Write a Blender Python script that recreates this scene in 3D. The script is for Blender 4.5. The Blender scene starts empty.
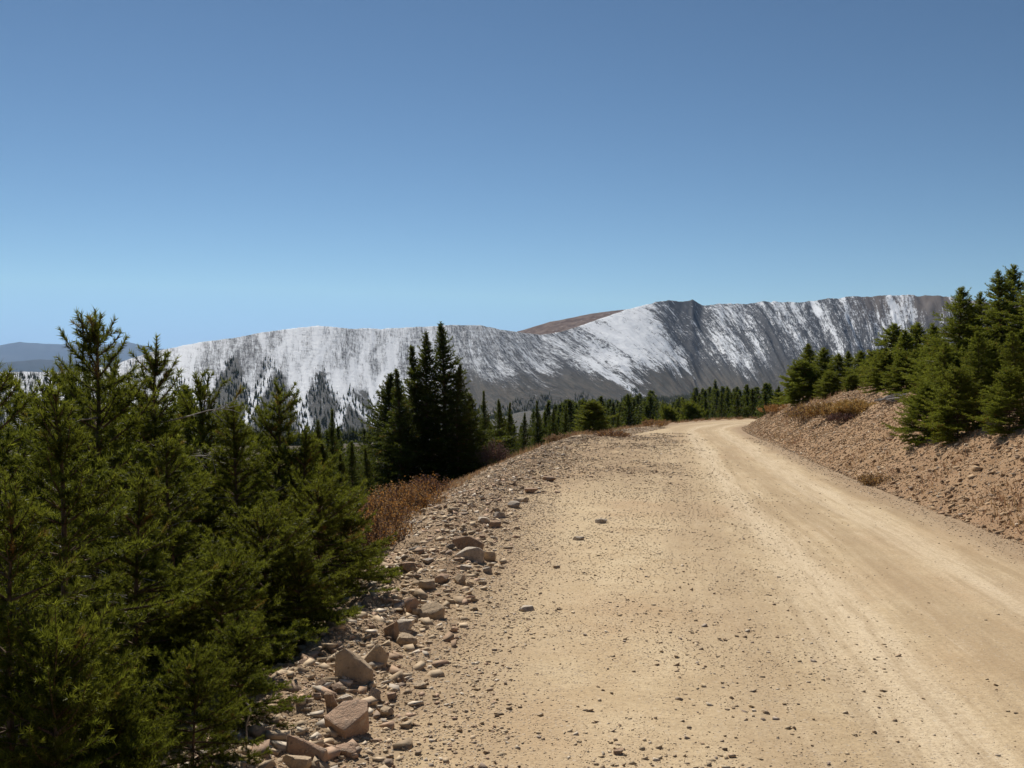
import bpy, bmesh, math, random
import numpy as np
from mathutils import Vector

SC = bpy.context.scene
COL = SC.collection
R = math.radians
F = 995.0                      # focal length in pixels (35 mm on 36 mm, 1024 px)
EYE = 1.7
PITCH = math.atan(19.0 / F)
GRADE = 0.035
rng = np.random.default_rng(7)
random.seed(7)

# ------------------------------------------------------------------ noise
def _hash(ix, iy, seed):
    h = (ix.astype(np.int64) * 374761393 + iy.astype(np.int64) * 668265263 + seed * 974634777) & 0xffffffff
    h = ((h ^ (h >> 13)) * 1274126177) & 0xffffffff
    h = ((h ^ (h >> 16)) * 2246822519) & 0xffffffff
    return ((h ^ (h >> 15)) & 0xffffff) / float(0xffffff)

def vnoise(x, y, seed=0):
    x = np.asarray(x, float); y = np.asarray(y, float)
    ix = np.floor(x); iy = np.floor(y)
    fx = x - ix; fy = y - iy
    fx = fx * fx * (3 - 2 * fx); fy = fy * fy * (3 - 2 * fy)
    a = _hash(ix, iy, seed); b = _hash(ix + 1, iy, seed)
    c = _hash(ix, iy + 1, seed); d = _hash(ix + 1, iy + 1, seed)
    return (a * (1 - fx) + b * fx) * (1 - fy) + (c * (1 - fx) + d * fx) * fy

def fbm(x, y, seed=0, octv=4, gain=.5):
    s = 0; a = 1; t = 0
    for o in range(octv):
        s = s + a * vnoise(x * 2 ** o + 17.3 * o, y * 2 ** o - 9.1 * o, seed + o); t += a; a *= gain
    return s / t

def sstep(a, b, x):
    t = np.clip((x - a) / (b - a), 0, 1)
    return t * t * (3 - 2 * t)

# ------------------------------------------------------------------ the road's two edges (plan, metres)
def catmull(pts, n=8):
    P = np.array(pts, float)
    P = np.vstack([2 * P[0] - P[1], P, 2 * P[-1] - P[-2]])
    out = []
    for i in range(1, len(P) - 2):
        for t in np.linspace(0, 1, n, endpoint=False):
            a, b, c, d = P[i - 1], P[i], P[i + 1], P[i + 2]
            out.append(.5 * (2 * b + (c - a) * t + (2 * a - 5 * b + 4 * c - d) * t * t + (3 * b - a - 3 * c + d) * t ** 3))
    out.append(P[-2])
    return np.array(out)

LEFT_EDGE = catmull([(-2.6, -60), (-1.9, -12), (-1.35, 2), (-1.2, 5.2), (-1.0, 8), (-.72, 11), (-.42, 17), (.25, 24.5), (1.55, 34),
                     (4.0, 45.5), (8.6, 61.5), (13.5, 75), (21, 87), (35, 97), (60, 103), (120, 110)])
RIGHT_EDGE = catmull([(.5, -60), (3.0, -12), (4.7, 3), (5.95, 11.7), (7.15, 20.3), (9.5, 35), (13.4, 58), (18.2, 71), (27, 80.5),
                      (42, 88), (70, 94), (120, 99)])

def sdist(poly, x, y):
    """signed distance: positive on the left of the polyline"""
    best = np.full(x.shape, 1e18); sg = np.zeros(x.shape)
    for a, b in zip(poly[:-1], poly[1:]):
        d = b - a; L2 = d @ d
        t = np.clip(((x - a[0]) * d[0] + (y - a[1]) * d[1]) / L2, 0, 1)
        ex = x - a[0] - t * d[0]; ey = y - a[1] - t * d[1]
        q = ex * ex + ey * ey
        m = q < best
        best[m] = q[m]
        sg[m] = np.sign(d[0] * ey - d[1] * ex)[m]
    return np.sqrt(best) * np.where(sg == 0, 1, sg)

def edges(x, y):
    return sdist(LEFT_EDGE, x, y), -sdist(RIGHT_EDGE, x, y)

def tongue(x, y, dl):
    return sstep(15, 24, y) * sstep(54, 44, y) * sstep(-4.4, -2.4, dl + 1.3 * (fbm(x * .6, y * .6, 19) - .5))

def h_local(x, y, dl, dr):
    zr = -GRADE * np.clip(y, -25, 115)
    # left: the fill slope
    d = np.maximum(dl, 0)
    w = .75 + 1.1 * sstep(8, 17, y)
    dd = np.minimum(d, 8)
    fall = .62 * (np.sqrt(dd * dd + w * w) - w) + .11 * np.maximum(d - 8, 0)
    # right: the cut bank
    e = np.maximum(dr - .15, 0)
    cap = 2.25 + .9 * (1 - sstep(14, 30, y)) + .05 * e + .35 * (fbm(x * .2, y * .2, 3) - .5)
    lin = .60 * e * (.85 + .3 * fbm(x * .35, y * .35, 5))
    k = .5
    rise = -k * np.log(np.exp(-np.minimum(lin, 40) / k) + np.exp(-np.minimum(cap, 40) / k)) + k * np.log(1 + np.exp(-cap / k))
    z = zr - fall + np.where(e > 0, rise, 0)
    # berm of pushed-up rubble on the left edge
    along = fbm(x * .5, y * .5, 11)
    z = z + .16 * along * np.exp(-((dl - .05) / .42) ** 2)
    # second, fainter spoil heap where the turnout ends
    z = z + .20 * np.exp(-((x - 3.0) / 1.5) ** 2 - ((y - 37) / 6.) ** 2) * (.5 + along)
    # lumps
    rub = np.maximum(sstep(-1.2, .4, dl) + sstep(-.1, .5, dr), tongue(x, y, dl) * .9)
    z = z + rub * (.20 * (fbm(x * 1.7, y * 1.7, 21) - .5) + .11 * (fbm(x * 6, y * 6, 23, 3) - .5))
    inside = (1 - np.clip(rub, 0, 1))
    lat = -dr
    z = z + inside * (.03 * (fbm(x * .6, y * .25, 31) - .5) + .012 * (fbm(x * 4, y * 4, 33, 3) - .5)
                      - .02 * np.exp(-((lat - 1.3) / .35) ** 2) - .02 * np.exp(-((lat - 2.9) / .35) ** 2))
    far = sstep(6, 40, np.maximum(dl, dr))
    z = z + far * 2.2 * (fbm(x * .04, y * .04, 41) - .5)
    return z

# ------------------------------------------------------------------ the far terrain, polar round the viewpoint
def AZ(px): return np.degrees(np.arctan((np.asarray(px, float) - 512) / F))
_ctl = lambda pts: (AZ([p[0] for p in pts]), np.array([p[1] for p in pts], float))
RB = _ctl([(-1500, 900), (-400, 1050), (0, 1100), (300, 1300), (500, 1600), (700, 2150), (900, 2300), (1300, 2100), (2600, 1500)])
RT = _ctl([(-1500, 1500), (-400, 1600), (0, 1650), (150, 1800), (320, 2000), (500, 2250), (560, 2450), (620, 2700), (700, 3000), (900, 3050), (1300, 2800), (2600, 2000)])
YB = _ctl([(-1500, 440), (0, 432), (300, 446), (400, 436), (470, 424), (520, 412), (600, 402), (700, 396), (800, 393), (950, 396), (1300, 400), (2600, 400)])
YT = _ctl([(-1500, 385), (-400, 380), (-100, 376), (0, 371), (60, 371), (110, 366), (150, 353), (200, 343), (240, 338), (265, 333), (295, 329), (318, 326), (350, 329), (380, 329), (420, 327),
           (450, 325), (480, 325.5), (510, 331), (540, 335), (560, 332), (580, 326), (600, 319), (630, 309), (655, 303), (668, 301), (682, 303), (692, 301), (702, 306), (722, 305), (745, 305),
           (765, 303), (785, 305), (805, 304), (830, 302), (850, 301), (890, 300), (930, 300.5), (950, 303), (990, 309), (1100, 318), (1300, 330), (2600, 350)])
def ctl(c, az): return np.interp(az, c[0], c[1])

def mountain_coords(az, r):
    rb, rt = ctl(RB, az), ctl(RT, az)
    s = (r - rb) / (rt - rb)
    px = 512 + F * np.tan(np.radians(np.clip(az, -75, 75)))
    yb, yt = ctl(YB, az), ctl(YT, az)
    k = np.interp(px, [150, 430, 480, 560, 690, 760, 860, 940], [0, 0, .35, 1.15, 1.0, .75, .4, .15])
    q = px - k * (1 - np.clip(s, 0, 1.2)) * (yb - yt)
    return px, s, q, rb, rt, yb, yt

def h_far(az, r):
    px, s, q, rb, rt, yb, yt = mountain_coords(az, r)
    zb = EYE - (yb - 365) / F * rb
    zt = EYE - (yt - 365) / F * rt
    sc = np.clip(s, 0, 1)
    f = .25 * sc + .75 * sc ** 1.35
    z = zb + (zt - zb) * f
    near = zb + (-26 - zb) * (1 - np.clip((r - 350) / (rb - 350), 0, 1)) ** 1.0
    z = np.where(s < 0, near, z)
    soft = np.interp(px, [430, 520], [.3, 1.])
    env = soft * np.clip(s, 0, 1) ** .6 * np.clip(1 - s, 0, 1) ** .5 * 2
    rib = fbm(q * .035, s * .8, 51, 2) - .5
    rib2 = 1 - np.abs(2 * fbm(q * .09, s * 1.6, 53, 3) - 1)
    z = z + env * (rt / 2300) * (26 * rib + 13 * (rib2 - .75))
    crag = 1 - np.abs(2 * fbm(q * .24, s * 4, 55, 4) - 1)
    z = z + env * sstep(560, 680, px) * 9 * (crag - .7) + env * 3.5 * (fbm(q * .3, s * 9, 58, 3) - .5)
    z = z + np.clip(s, 0, 1.0) * (rt / 2300) * 3.2 * (fbm(px * .16, r * .012, 57, 3) - .5) * (1 + 1.6 * sstep(640, 700, px))
    over = np.maximum(r - rt, 0)
    z = z - .05 * over - .00002 * over ** 1.7
    z = np.maximum(z, -480 + 25 * fbm(r * .0006, az * .2, 59))
    return z

def height(x, y, want=False):
    x = np.asarray(x, float); y = np.asarray(y, float)
    r = np.hypot(x, y); az = np.degrees(np.arctan2(x, y))
    z = np.zeros(x.shape)
    near = r < 420
    dl = np.full(x.shape, 99.); dr = np.full(x.shape, -99.)
    if near.any():
        a, b = edges(x[near], y[near])
        dl[near] = a; dr[near] = b
        z[near] = h_local(x[near], y[near], a, b)
    t = sstep(150, 410, r)
    m = r > 150
    if m.any():
        zf = h_far(az[m], r[m])
        z[m] = z[m] * (1 - t[m]) + zf * t[m]
    return (z, dl, dr) if want else z

def H(x, y):
    return float(height(np.array([float(x)]), np.array([float(y)]))[0])

def ray(px, py):
    c, s = math.cos(PITCH), math.sin(PITCH)
    u, v = (px - 512) / F, (384 - py) / F
    return np.array([u, c + v * s, v * c - s])

def at(px, py, Y):
    d = ray(px, py)
    return d * (Y / d[1]) + np.array([0, 0, EYE])

def hit(px, py, t0=1.5, t1=300.):
    d = ray(px, py)
    t = np.geomspace(t0, t1, 900)
    P = d[None] * t[:, None] + np.array([0, 0, EYE])
    g = P[:, 2] - height(P[:, 0], P[:, 1])
    i = np.argmax(g < 0)
    if not (g < 0).any(): return None
    a, b = t[max(i - 1, 0)], t[i]
    tt = np.linspace(a, b, 40)
    P = d[None] * tt[:, None] + np.array([0, 0, EYE])
    g = P[:, 2] - height(P[:, 0], P[:, 1])
    return P[np.argmax(g < 0)]

# ------------------------------------------------------------------ mesh helpers
def mesh_np(name, V, faces, mat=None, smooth=False, attrs=None):
    """faces: (n,k) int array; attrs: {name: per-vertex float array (n,) or (n,3)}"""
    V = np.ascontiguousarray(V, np.float32); faces = np.ascontiguousarray(faces, np.int32)
    me = bpy.data.meshes.new(name)
    n, k = faces.shape
    me.vertices.add(len(V)); me.vertices.foreach_set('co', V.ravel())
    me.loops.add(n * k); me.loops.foreach_set('vertex_index', faces.ravel())
    me.polygons.add(n); me.polygons.foreach_set('loop_start', np.arange(0, n * k, k, dtype=np.int32))
    if smooth: me.polygons.foreach_set('use_smooth', np.ones(n, bool))
    for an, arr in (attrs or {}).items():
        arr = np.asarray(arr, np.float32)
        if arr.ndim == 1:
            a = me.attributes.new(an, 'FLOAT', 'POINT'); a.data.foreach_set('value', arr)
        else:
            a = me.attributes.new(an, 'FLOAT_COLOR', 'POINT')
            a.data.foreach_set('color', np.hstack([arr, np.ones((len(arr), 1), np.float32)]).ravel())
    me.update(calc_edges=True)
    me.validate(clean_customdata=False)
    if mat: me.materials.append(mat)
    return me

def link(name, me, parent=None):
    o = bpy.data.objects.new(name, me); COL.objects.link(o)
    if parent: o.parent = parent
    return o

def tag(o, label=None, cat=None, group=None, kind=None):
    if label: o['label'] = label
    if cat: o['category'] = cat
    if group: o['group'] = group
    if kind: o['kind'] = kind
    return o

def thing(name, loc, label, cat, group=None, rz=0, s=1):
    o = bpy.data.objects.new(name, None); COL.objects.link(o)
    o.empty_display_size = .2
    o.location = loc; o.rotation_euler = (0, 0, rz)
    o.scale = s if hasattr(s, '__len__') else (s, s, s)
    return tag(o, label, cat, group)

def tubes(paths, radii, sides=5):
    """each path (n,3) with radii (n,) -> verts, quads"""
    VV, FF, base = [], [], 0
    for P, rad in zip(paths, radii):
        P = np.asarray(P, float); n = len(P)
        T = np.gradient(P, axis=0); T /= np.linalg.norm(T, axis=1)[:, None] + 1e-9
        ref = np.where(np.abs(T[:, 2:3]) > .9, np.array([[1., 0, 0]]), np.array([[0, 0, 1.]]))
        A = np.cross(T, ref); A /= np.linalg.norm(A, axis=1)[:, None] + 1e-9
        B = np.cross(T, A)
        a = np.arange(sides) / sides * 2 * np.pi
        ring = P[:, None] + np.asarray(rad)[:, None, None] * (np.cos(a)[None, :, None] * A[:, None] + np.sin(a)[None, :, None] * B[:, None])
        VV.append(ring.reshape(-1, 3))
        i = np.arange(n - 1)[:, None] * sides; j = np.arange(sides)[None]
        j2 = (j + 1) % sides
        FF.append((np.stack([i + j, i + j2, i + sides + j2, i + sides + j], -1) + base).reshape(-1, 4))
        base += n * sides
    return np.vstack(VV), np.vstack(FF)

# ------------------------------------------------------------------ materials
def mat(name):
    m = bpy.data.materials.new(name); m.use_nodes = True
    m.node_tree.nodes.clear()
    return m, m.node_tree.nodes, m.node_tree.links

class NT:
    def __init__(s, name):
        s.m, s.n, s.l = mat(name)
    def node(s, t, **kw):
        o = s.n.new(t)
        for k, v in kw.items(): setattr(o, k, v)
        return o
    def put(s, sock, v):
        if hasattr(v, 'is_output'): s.l.new(v, sock)
        else:
            if isinstance(v, tuple) and len(v) == 3 and sock.type == 'RGBA': v = (*v, 1)
            sock.default_value = v
    def math(s, op, a, b=0., clamp=False):
        o = s.node('ShaderNodeMath', operation=op, use_clamp=clamp)
        s.put(o.inputs[0], a); s.put(o.inputs[1], b); return o.outputs[0]
    def mix(s, f, a, b, blend='MIX'):
        o = s.node('ShaderNodeMix', data_type='RGBA', blend_type=blend)
        s.put(o.inputs[0], f); s.put(o.inputs[6], a); s.put(o.inputs[7], b); return o.outputs[2]
    def noise(s, vec, scale, detail=4, rough=.55, dist=0.):
        o = s.node('ShaderNodeTexNoise')
        if vec is not None: s.l.new(vec, o.inputs['Vector'])
        o.inputs['Scale'].default_value = scale; o.inputs['Detail'].default_value = detail
        o.inputs['Roughness'].default_value = rough; o.inputs['Distortion'].default_value = dist
        return o.outputs['Fac']
    def voro(s, vec, scale, out='Distance', rnd=1.):
        o = s.node('ShaderNodeTexVoronoi')
        s.l.new(vec, o.inputs['Vector']); o.inputs['Scale'].default_value = scale
        o.inputs['Randomness'].default_value = rnd
        return o.outputs[out]
    def ramp(s, f, a, b):
        o = s.node('ShaderNodeMapRange', interpolation_type='SMOOTHSTEP')
        s.put(o.inputs[0], f); s.put(o.inputs[1], a); s.put(o.inputs[2], b); return o.outputs[0]
    def attr(s, name, out='Fac'):
        o = s.node('ShaderNodeAttribute', attribute_name=name); return o.outputs[out]
    def pos(s): return s.node('ShaderNodeNewGeometry').outputs['Position']
    def objpos(s): return s.node('ShaderNodeTexCoord').outputs['Object']
    def scale(s, vec, sc):
        o = s.node('ShaderNodeVectorMath', operation='MULTIPLY'); s.l.new(vec, o.inputs[0]); o.inputs[1].default_value = sc; return o.outputs[0]
    def bump(s, h, strength=.5, dist=.02, nrm=None):
        o = s.node('ShaderNodeBump'); s.l.new(h, o.inputs['Height'])
        o.inputs['Strength'].default_value = strength; o.inputs['Distance'].default_value = dist
        if nrm: s.l.new(nrm, o.inputs['Normal'])
        return o.outputs[0]
    def out(s, color, rough=.9, normal=None, spec=.2, transl=0., tcol=None):
        p = s.node('ShaderNodeBsdfPrincipled')
        s.put(p.inputs['Base Color'], color); s.put(p.inputs['Roughness'], rough)
        p.inputs['Specular IOR Level'].default_value = spec
        if normal is not None: s.l.new(normal, p.inputs['Normal'])
        sh = p.outputs[0]
        if transl:
            t = s.node('ShaderNodeBsdfTranslucent'); s.put(t.inputs[0], tcol if tcol is not None else color)
            mx = s.node('ShaderNodeMixShader'); mx.inputs[0].default_value = transl
            s.l.new(sh, mx.inputs[1]); s.l.new(t.outputs[0], mx.inputs[2]); sh = mx.outputs[0]
        o = s.node('ShaderNodeOutputMaterial'); s.l.new(sh, o.inputs['Surface'])
        return s.m

def dirt_material(name, kind):
    t = NT(name); p = t.pos()
    big = t.noise(p, .35, 4); mid = t.noise(p, 2.2, 5, .6); fine = t.noise(p, 28, 6, .7); grit = t.noise(p, 120, 3, .7)
    sand_a, sand_b = (.56, .42, .25), (.655, .515, .325)
    if kind == 'bank': sand_a, sand_b = (.30, .175, .090), (.41, .265, .150)
    if kind == 'slope': sand_a, sand_b = (.33, .225, .135), (.45, .325, .205)
    c = t.mix(t.ramp(mid, .3, .7), sand_a, sand_b)
    c = t.mix(t.math('MULTIPLY', t.ramp(big, .42, .7), .55), c, (.46, .30, .17) if kind == 'road' else (.33, .20, .12))
    if kind == 'road':
        lat = t.attr('lat'); al = t.attr('along')
        cv = t.node('ShaderNodeCombineXYZ'); t.l.new(lat, cv.inputs[0]); t.l.new(t.math('MULTIPLY', al, .045), cv.inputs[1])
        st = t.noise(cv.outputs[0], 1.9, 5, .6)
        packed = t.ramp(lat, 4.6, 2.6)
        cf = t.node('ShaderNodeCombineXYZ'); t.l.new(t.math('MULTIPLY', lat, 7.), cf.inputs[0]); t.l.new(t.math('MULTIPLY', al, .35), cf.inputs[1])
        sf = t.noise(cf.outputs[0], 1.0, 6, .75)
        c = t.mix(t.math('MULTIPLY', t.math('MULTIPLY', t.ramp(st, .48, .66), packed), .8), c, (.66, .52, .33))
        c = t.mix(t.math('MULTIPLY', t.math('MULTIPLY', t.ramp(st, .50, .36), packed), .55), c, (.36, .255, .145))
        def band(cn, w): return t.ramp(t.math('ABSOLUTE', t.math('SUBTRACT', t.math('ADD', lat, t.math('MULTIPLY', t.math('SUBTRACT', st, .5), 1.1)), cn)), w, 0.)
        for cn, w, am, col in ((1.15, .5, .75, (.70, .565, .385)), (2.75, .5, .8, (.70, .565, .385)), (1.95, .4, .55, (.42, .305, .18)), (3.6, .55, .55, (.42, .30, .18)), (5.3, .5, .3, (.66, .52, .32))):
            c = t.mix(t.math('MULTIPLY', band(cn, w), am), c, col)
        c = t.mix(t.math('MULTIPLY', t.math('MULTIPLY', t.ramp(sf, .56, .36), packed), .55), c, (.40, .29, .17))
        c = t.mix(t.math('MULTIPLY', t.math('MULTIPLY', t.ramp(sf, .54, .70), packed), .5), c, (.70, .57, .40))
        c = t.mix(t.math('MULTIPLY', t.ramp(lat, .9, .1), .7), c, (.30, .20, .125))
        c = t.mix(t.math('MULTIPLY', t.attr('rubble'), t.ramp(mid, .25, .6)), c, (.36, .25, .15))
    # grit: small stones too small to be modelled
    wob = t.node('ShaderNodeVectorMath', operation='ADD')
    t.l.new(p, wob.inputs[0]); t.l.new(t.scale(t.node('ShaderNodeTexNoise').outputs['Color'], (.0, .0, .0)), wob.inputs[1])
    v1 = t.node('ShaderNodeTexVoronoi'); t.l.new(p, v1.inputs['Vector']); v1.inputs['Scale'].default_value = 42 if kind == 'road' else 26
    stone = t.ramp(v1.outputs['Distance'], .42, .2)
    sel = t.node('ShaderNodeSeparateColor'); t.l.new(v1.outputs['Color'], sel.inputs[0])
    patch = t.ramp(t.noise(p, 1.3, 4, .6), .40, .62)
    if kind == 'road': patch = t.math('MULTIPLY', patch, t.math('ADD', t.math('MULTIPLY', t.ramp(lat, 2.0, 4.2), .6), .4))
    if kind == 'road': patch = t.math('MAXIMUM', patch, t.attr('rubble'))
    thr = t.math('GREATER_THAN', sel.outputs[0], .45 if kind == 'road' else .25)
    m1 = t.math('MULTIPLY', t.math('MULTIPLY', stone, thr), t.math('ADD', t.math('MULTIPLY', patch, .8), .1 if kind == 'road' else .4), True)
    scol = t.mix(sel.outputs[1], (.20, .145, .10), (.50, .40, .30))
    c = t.mix(m1, c, scol)
    if kind == 'road':
        v2 = t.node('ShaderNodeTexVoronoi'); t.l.new(p, v2.inputs['Vector']); v2.inputs['Scale'].default_value = 88
        s2 = t.node('ShaderNodeSeparateColor'); t.l.new(v2.outputs['Color'], s2.inputs[0])
        m2 = t.math('MULTIPLY', t.ramp(v2.outputs['Distance'], .5, .25), t.math('GREATER_THAN', s2.outputs[0], .52))
        c = t.mix(t.math('MULTIPLY', m2, .62), c, t.mix(s2.outputs[1], (.25, .18, .115), (.52, .42, .30)))
        v3 = t.node('ShaderNodeTexVoronoi'); t.l.new(p, v3.inputs['Vector']); v3.inputs['Scale'].default_value = 30
        s3 = t.node('ShaderNodeSeparateColor'); t.l.new(v3.outputs['Color'], s3.inputs[0])
        m3 = t.math('MULTIPLY', t.ramp(v3.outputs['Distance'], .34, .18), t.math('GREATER_THAN', s3.outputs[0], .70))
        c = t.mix(t.math('MULTIPLY', m3, .6), c, t.mix(s3.outputs[1], (.27, .20, .13), (.66, .56, .43)))
    c = t.mix(t.math('MULTIPLY', t.ramp(fine, .38, .7), .42), c, (.31, .21, .12))
    c = t.mix(t.math('MULTIPLY', t.ramp(grit, .55, .8), .35), c, (.62, .50, .36))
    hgt = t.math('ADD', t.math('MULTIPLY', m1, .9), t.math('ADD', t.math('MULTIPLY', fine, .8), t.math('MULTIPLY', grit, .35)))
    n = t.bump(hgt, .75 if kind != 'road' else .55, .02 if kind != 'road' else .012)
    return t.out(c, .95, n, .1)

def ground_material():
    t = NT('hillside_ground'); p = t.pos()
    a = t.noise(p, .25, 5, .6); b = t.noise(p, 3, 6, .7)
    c = t.mix(t.ramp(a, .35, .65), (.075, .062, .036), (.12, .085, .05))
    c = t.mix(t.math('MULTIPLY', t.ramp(b, .4, .7), .6), c, (.045, .045, .022))
    return t.out(c, .95, t.bump(b, .6, .08), .1)

def mountain_material():
    t = NT('snowy_mountain'); p = t.pos()
    snow, forest, low, ruddy = t.attr('snow'), t.attr('forest'), t.attr('low'), t.attr('ruddy')
    uv = t.node('ShaderNodeCombineXYZ'); t.l.new(t.attr('streak'), uv.inputs[0]); t.l.new(t.attr('fall'), uv.inputs[1])
    n1 = t.noise(t.scale(uv.outputs[0], (.40, 1.2, 1)), 1.0, 6, .7, .9)
    n2 = t.noise(t.scale(uv.outputs[0], (1.25, 4.5, 1)), 1.0, 5, .7, 1.2)
    n3 = t.noise(p, .07, 6, .8)
    n4 = t.noise(t.scale(p, (1, 1, 5)), .035, 5, .75)
    s = t.math('ADD', snow, t.math('MULTIPLY', t.math('SUBTRACT', n1, .5), 2.5))
    s = t.math('ADD', s, t.math('MULTIPLY', t.math('SUBTRACT', n2, .5), 2.7))
    s = t.math('ADD', s, t.math('MULTIPLY', t.math('SUBTRACT', n3, .5), t.math('ADD', t.math('MULTIPLY', t.attr('bench'), .2), 1.7)))
    s = t.math('ADD', s, t.math('MULTIPLY', t.math('SUBTRACT', n4, .5), t.math('ADD', t.math('MULTIPLY', t.attr('bench'), .25), .2)))
    bn = t.attr('bench')
    cover = t.ramp(s, t.math('SUBTRACT', .30, t.math('MULTIPLY', bn, .38)), t.math('ADD', .85, t.math('MULTIPLY', bn, .42)))
    rock = t.mix(t.ramp(n2, .35, .65), (.018, .022, .031), (.056, .057, .063))
    rock = t.mix(t.math('MULTIPLY', ruddy, .85), rock, (.135, .105, .085))
    rock = t.mix(low, rock, t.mix(t.ramp(n1, .4, .62), (.036, .036, .031), (.088, .072, .052)))
    rock = t.mix(forest, rock, t.mix(t.ramp(n3, .4, .6), (.022, .028, .024), (.065, .062, .055)))
    c = t.mix(cover, rock, (.86, .88, .91))
    n = t.bump(t.math('ADD', t.math('MULTIPLY', n3, 1.), t.math('MULTIPLY', cover, .25)), .6, 9.)
    return t.out(c, .8, n, .15)

def plain_far(name, a, b, sc):
    t = NT(name); p = t.pos()
    c = t.mix(t.ramp(t.noise(p, sc, 5, .6), .4, .65), a, b)
    return t.out(c, .95, None, .05)

def needle_material(name, dark, light, tip, transl=.30):
    t = NT(name)
    v = t.attr('tone'); g = t.attr('tipness')
    oi = t.node('ShaderNodeObjectInfo').outputs['Random']
    c = t.mix(v, dark, light)
    c = t.mix(t.math('MULTIPLY', g, .75), c, tip)  # new growth, brightened further: sunlit tufts are put into this tip colour
    c = t.mix(t.math('MULTIPLY', oi, .35), c, (.085, .075, .012))
    c = t.mix(t.attr('dry'), c, (.20, .095, .03))
    return t.out(c, .55, None, .10, transl, t.mix(.4, c, tip))

def bark_material():
    t = NT('spruce_bark'); p = t.objpos()
    n = t.noise(t.scale(p, (1, 1, .35)), 26, 5, .7)
    c = t.mix(t.ramp(n, .35, .65), (.07, .047, .032), (.19, .125, .078))
    return t.out(c, .9, t.bump(n, .7, .01), .15)

def dead_wood_material():
    t = NT('weathered_wood'); p = t.objpos()
    n = t.noise(t.scale(p, (1, 1, .3)), 40, 4, .6)
    return t.out(t.mix(t.ramp(n, .35, .65), (.22, .19, .165), (.48, .44, .39)), .8, t.bump(n, .5, .005), .2)

def leaf_material(name):
    t = NT(name); c = t.attr('col', 'Color')
    return t.out(c, .7, None, .15, .3)

def stone_material(name):
    """colour from the object's own attribute or object colour, with lichen and dust"""
    t = NT(name); p = t.objpos()
    oi = t.node('ShaderNodeObjectInfo')
    a = t.noise(p, 5, 6, .65); b = t.noise(p, 30, 5, .7)
    c = t.mix(t.ramp(a, .3, .7), oi.outputs['Color'], t.mix(.5, oi.outputs['Color'], (.22, .16, .12)))
    c = t.mix(t.math('MULTIPLY', t.ramp(b, .45, .75), .4), c, (.55, .46, .35))
    v = t.voro(p, 22)
    c = t.mix(t.math('MULTIPLY', t.ramp(v, .22, .08), .5), c, (.12, .10, .085))
    g2 = t.noise(p, 110, 4, .7)
    c = t.mix(t.math('MULTIPLY', t.ramp(t.noise(p, 11, 4, .6), .56, .68), .35), c, (.21, .175, .14))
    c = t.mix(t.math('MULTIPLY', t.ramp(t.noise(p, 17, 5, .7), .60, .70), .55), c, (.60, .53, .42))
    n = t.bump(t.math('ADD', a, t.math('ADD', t.math('MULTIPLY', b, .7), t.math('MULTIPLY', g2, .3))), .9, .03)
    return t.out(c, .92, n, .1)

def pebble_material():
    t = NT('pebble_stone'); c = t.attr('col', 'Color'); p = t.pos()
    n = t.noise(p, 70, 4, .65)
    c = t.mix(t.math('MULTIPLY', t.ramp(n, .4, .7), .4), c, (.50, .40, .29))
    return t.out(c, .92, t.bump(n, .4, .006), .12)

M_ROAD = dirt_material('packed_sand', 'road')
M_SLOPE = dirt_material('rubble_slope', 'slope')
M_BANK = dirt_material('cut_bank_earth', 'bank')
M_GROUND = ground_material()
M_MOUNT = mountain_material()
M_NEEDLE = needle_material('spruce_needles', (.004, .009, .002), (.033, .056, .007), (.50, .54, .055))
M_NEEDLE_MID = needle_material('spruce_needles_mid', (.012, .026, .005), (.10, .14, .018), (.46, .49, .05), .45)  # brighter needle copy: the right-hand spruces' sunlit look is put into the colour
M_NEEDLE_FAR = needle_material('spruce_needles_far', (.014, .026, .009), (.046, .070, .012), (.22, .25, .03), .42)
M_BARK = bark_material(); M_DEAD = dead_wood_material()
M_LEAF = leaf_material('shrub_leaves'); M_STONE = stone_material('rock_stone'); M_PEBBLE = pebble_material()

# ------------------------------------------------------------------ the terrain: one continuous sheet, cut into named zones
RIBS = ((232, 362, 228, 28), (268, 360, 272, 24), (322, 372, 322, 26), (352, 388, 352, 20), (366, 390, 368, 14), (398, 376, 400, 16), (205, 372, 205, 10))

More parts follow.
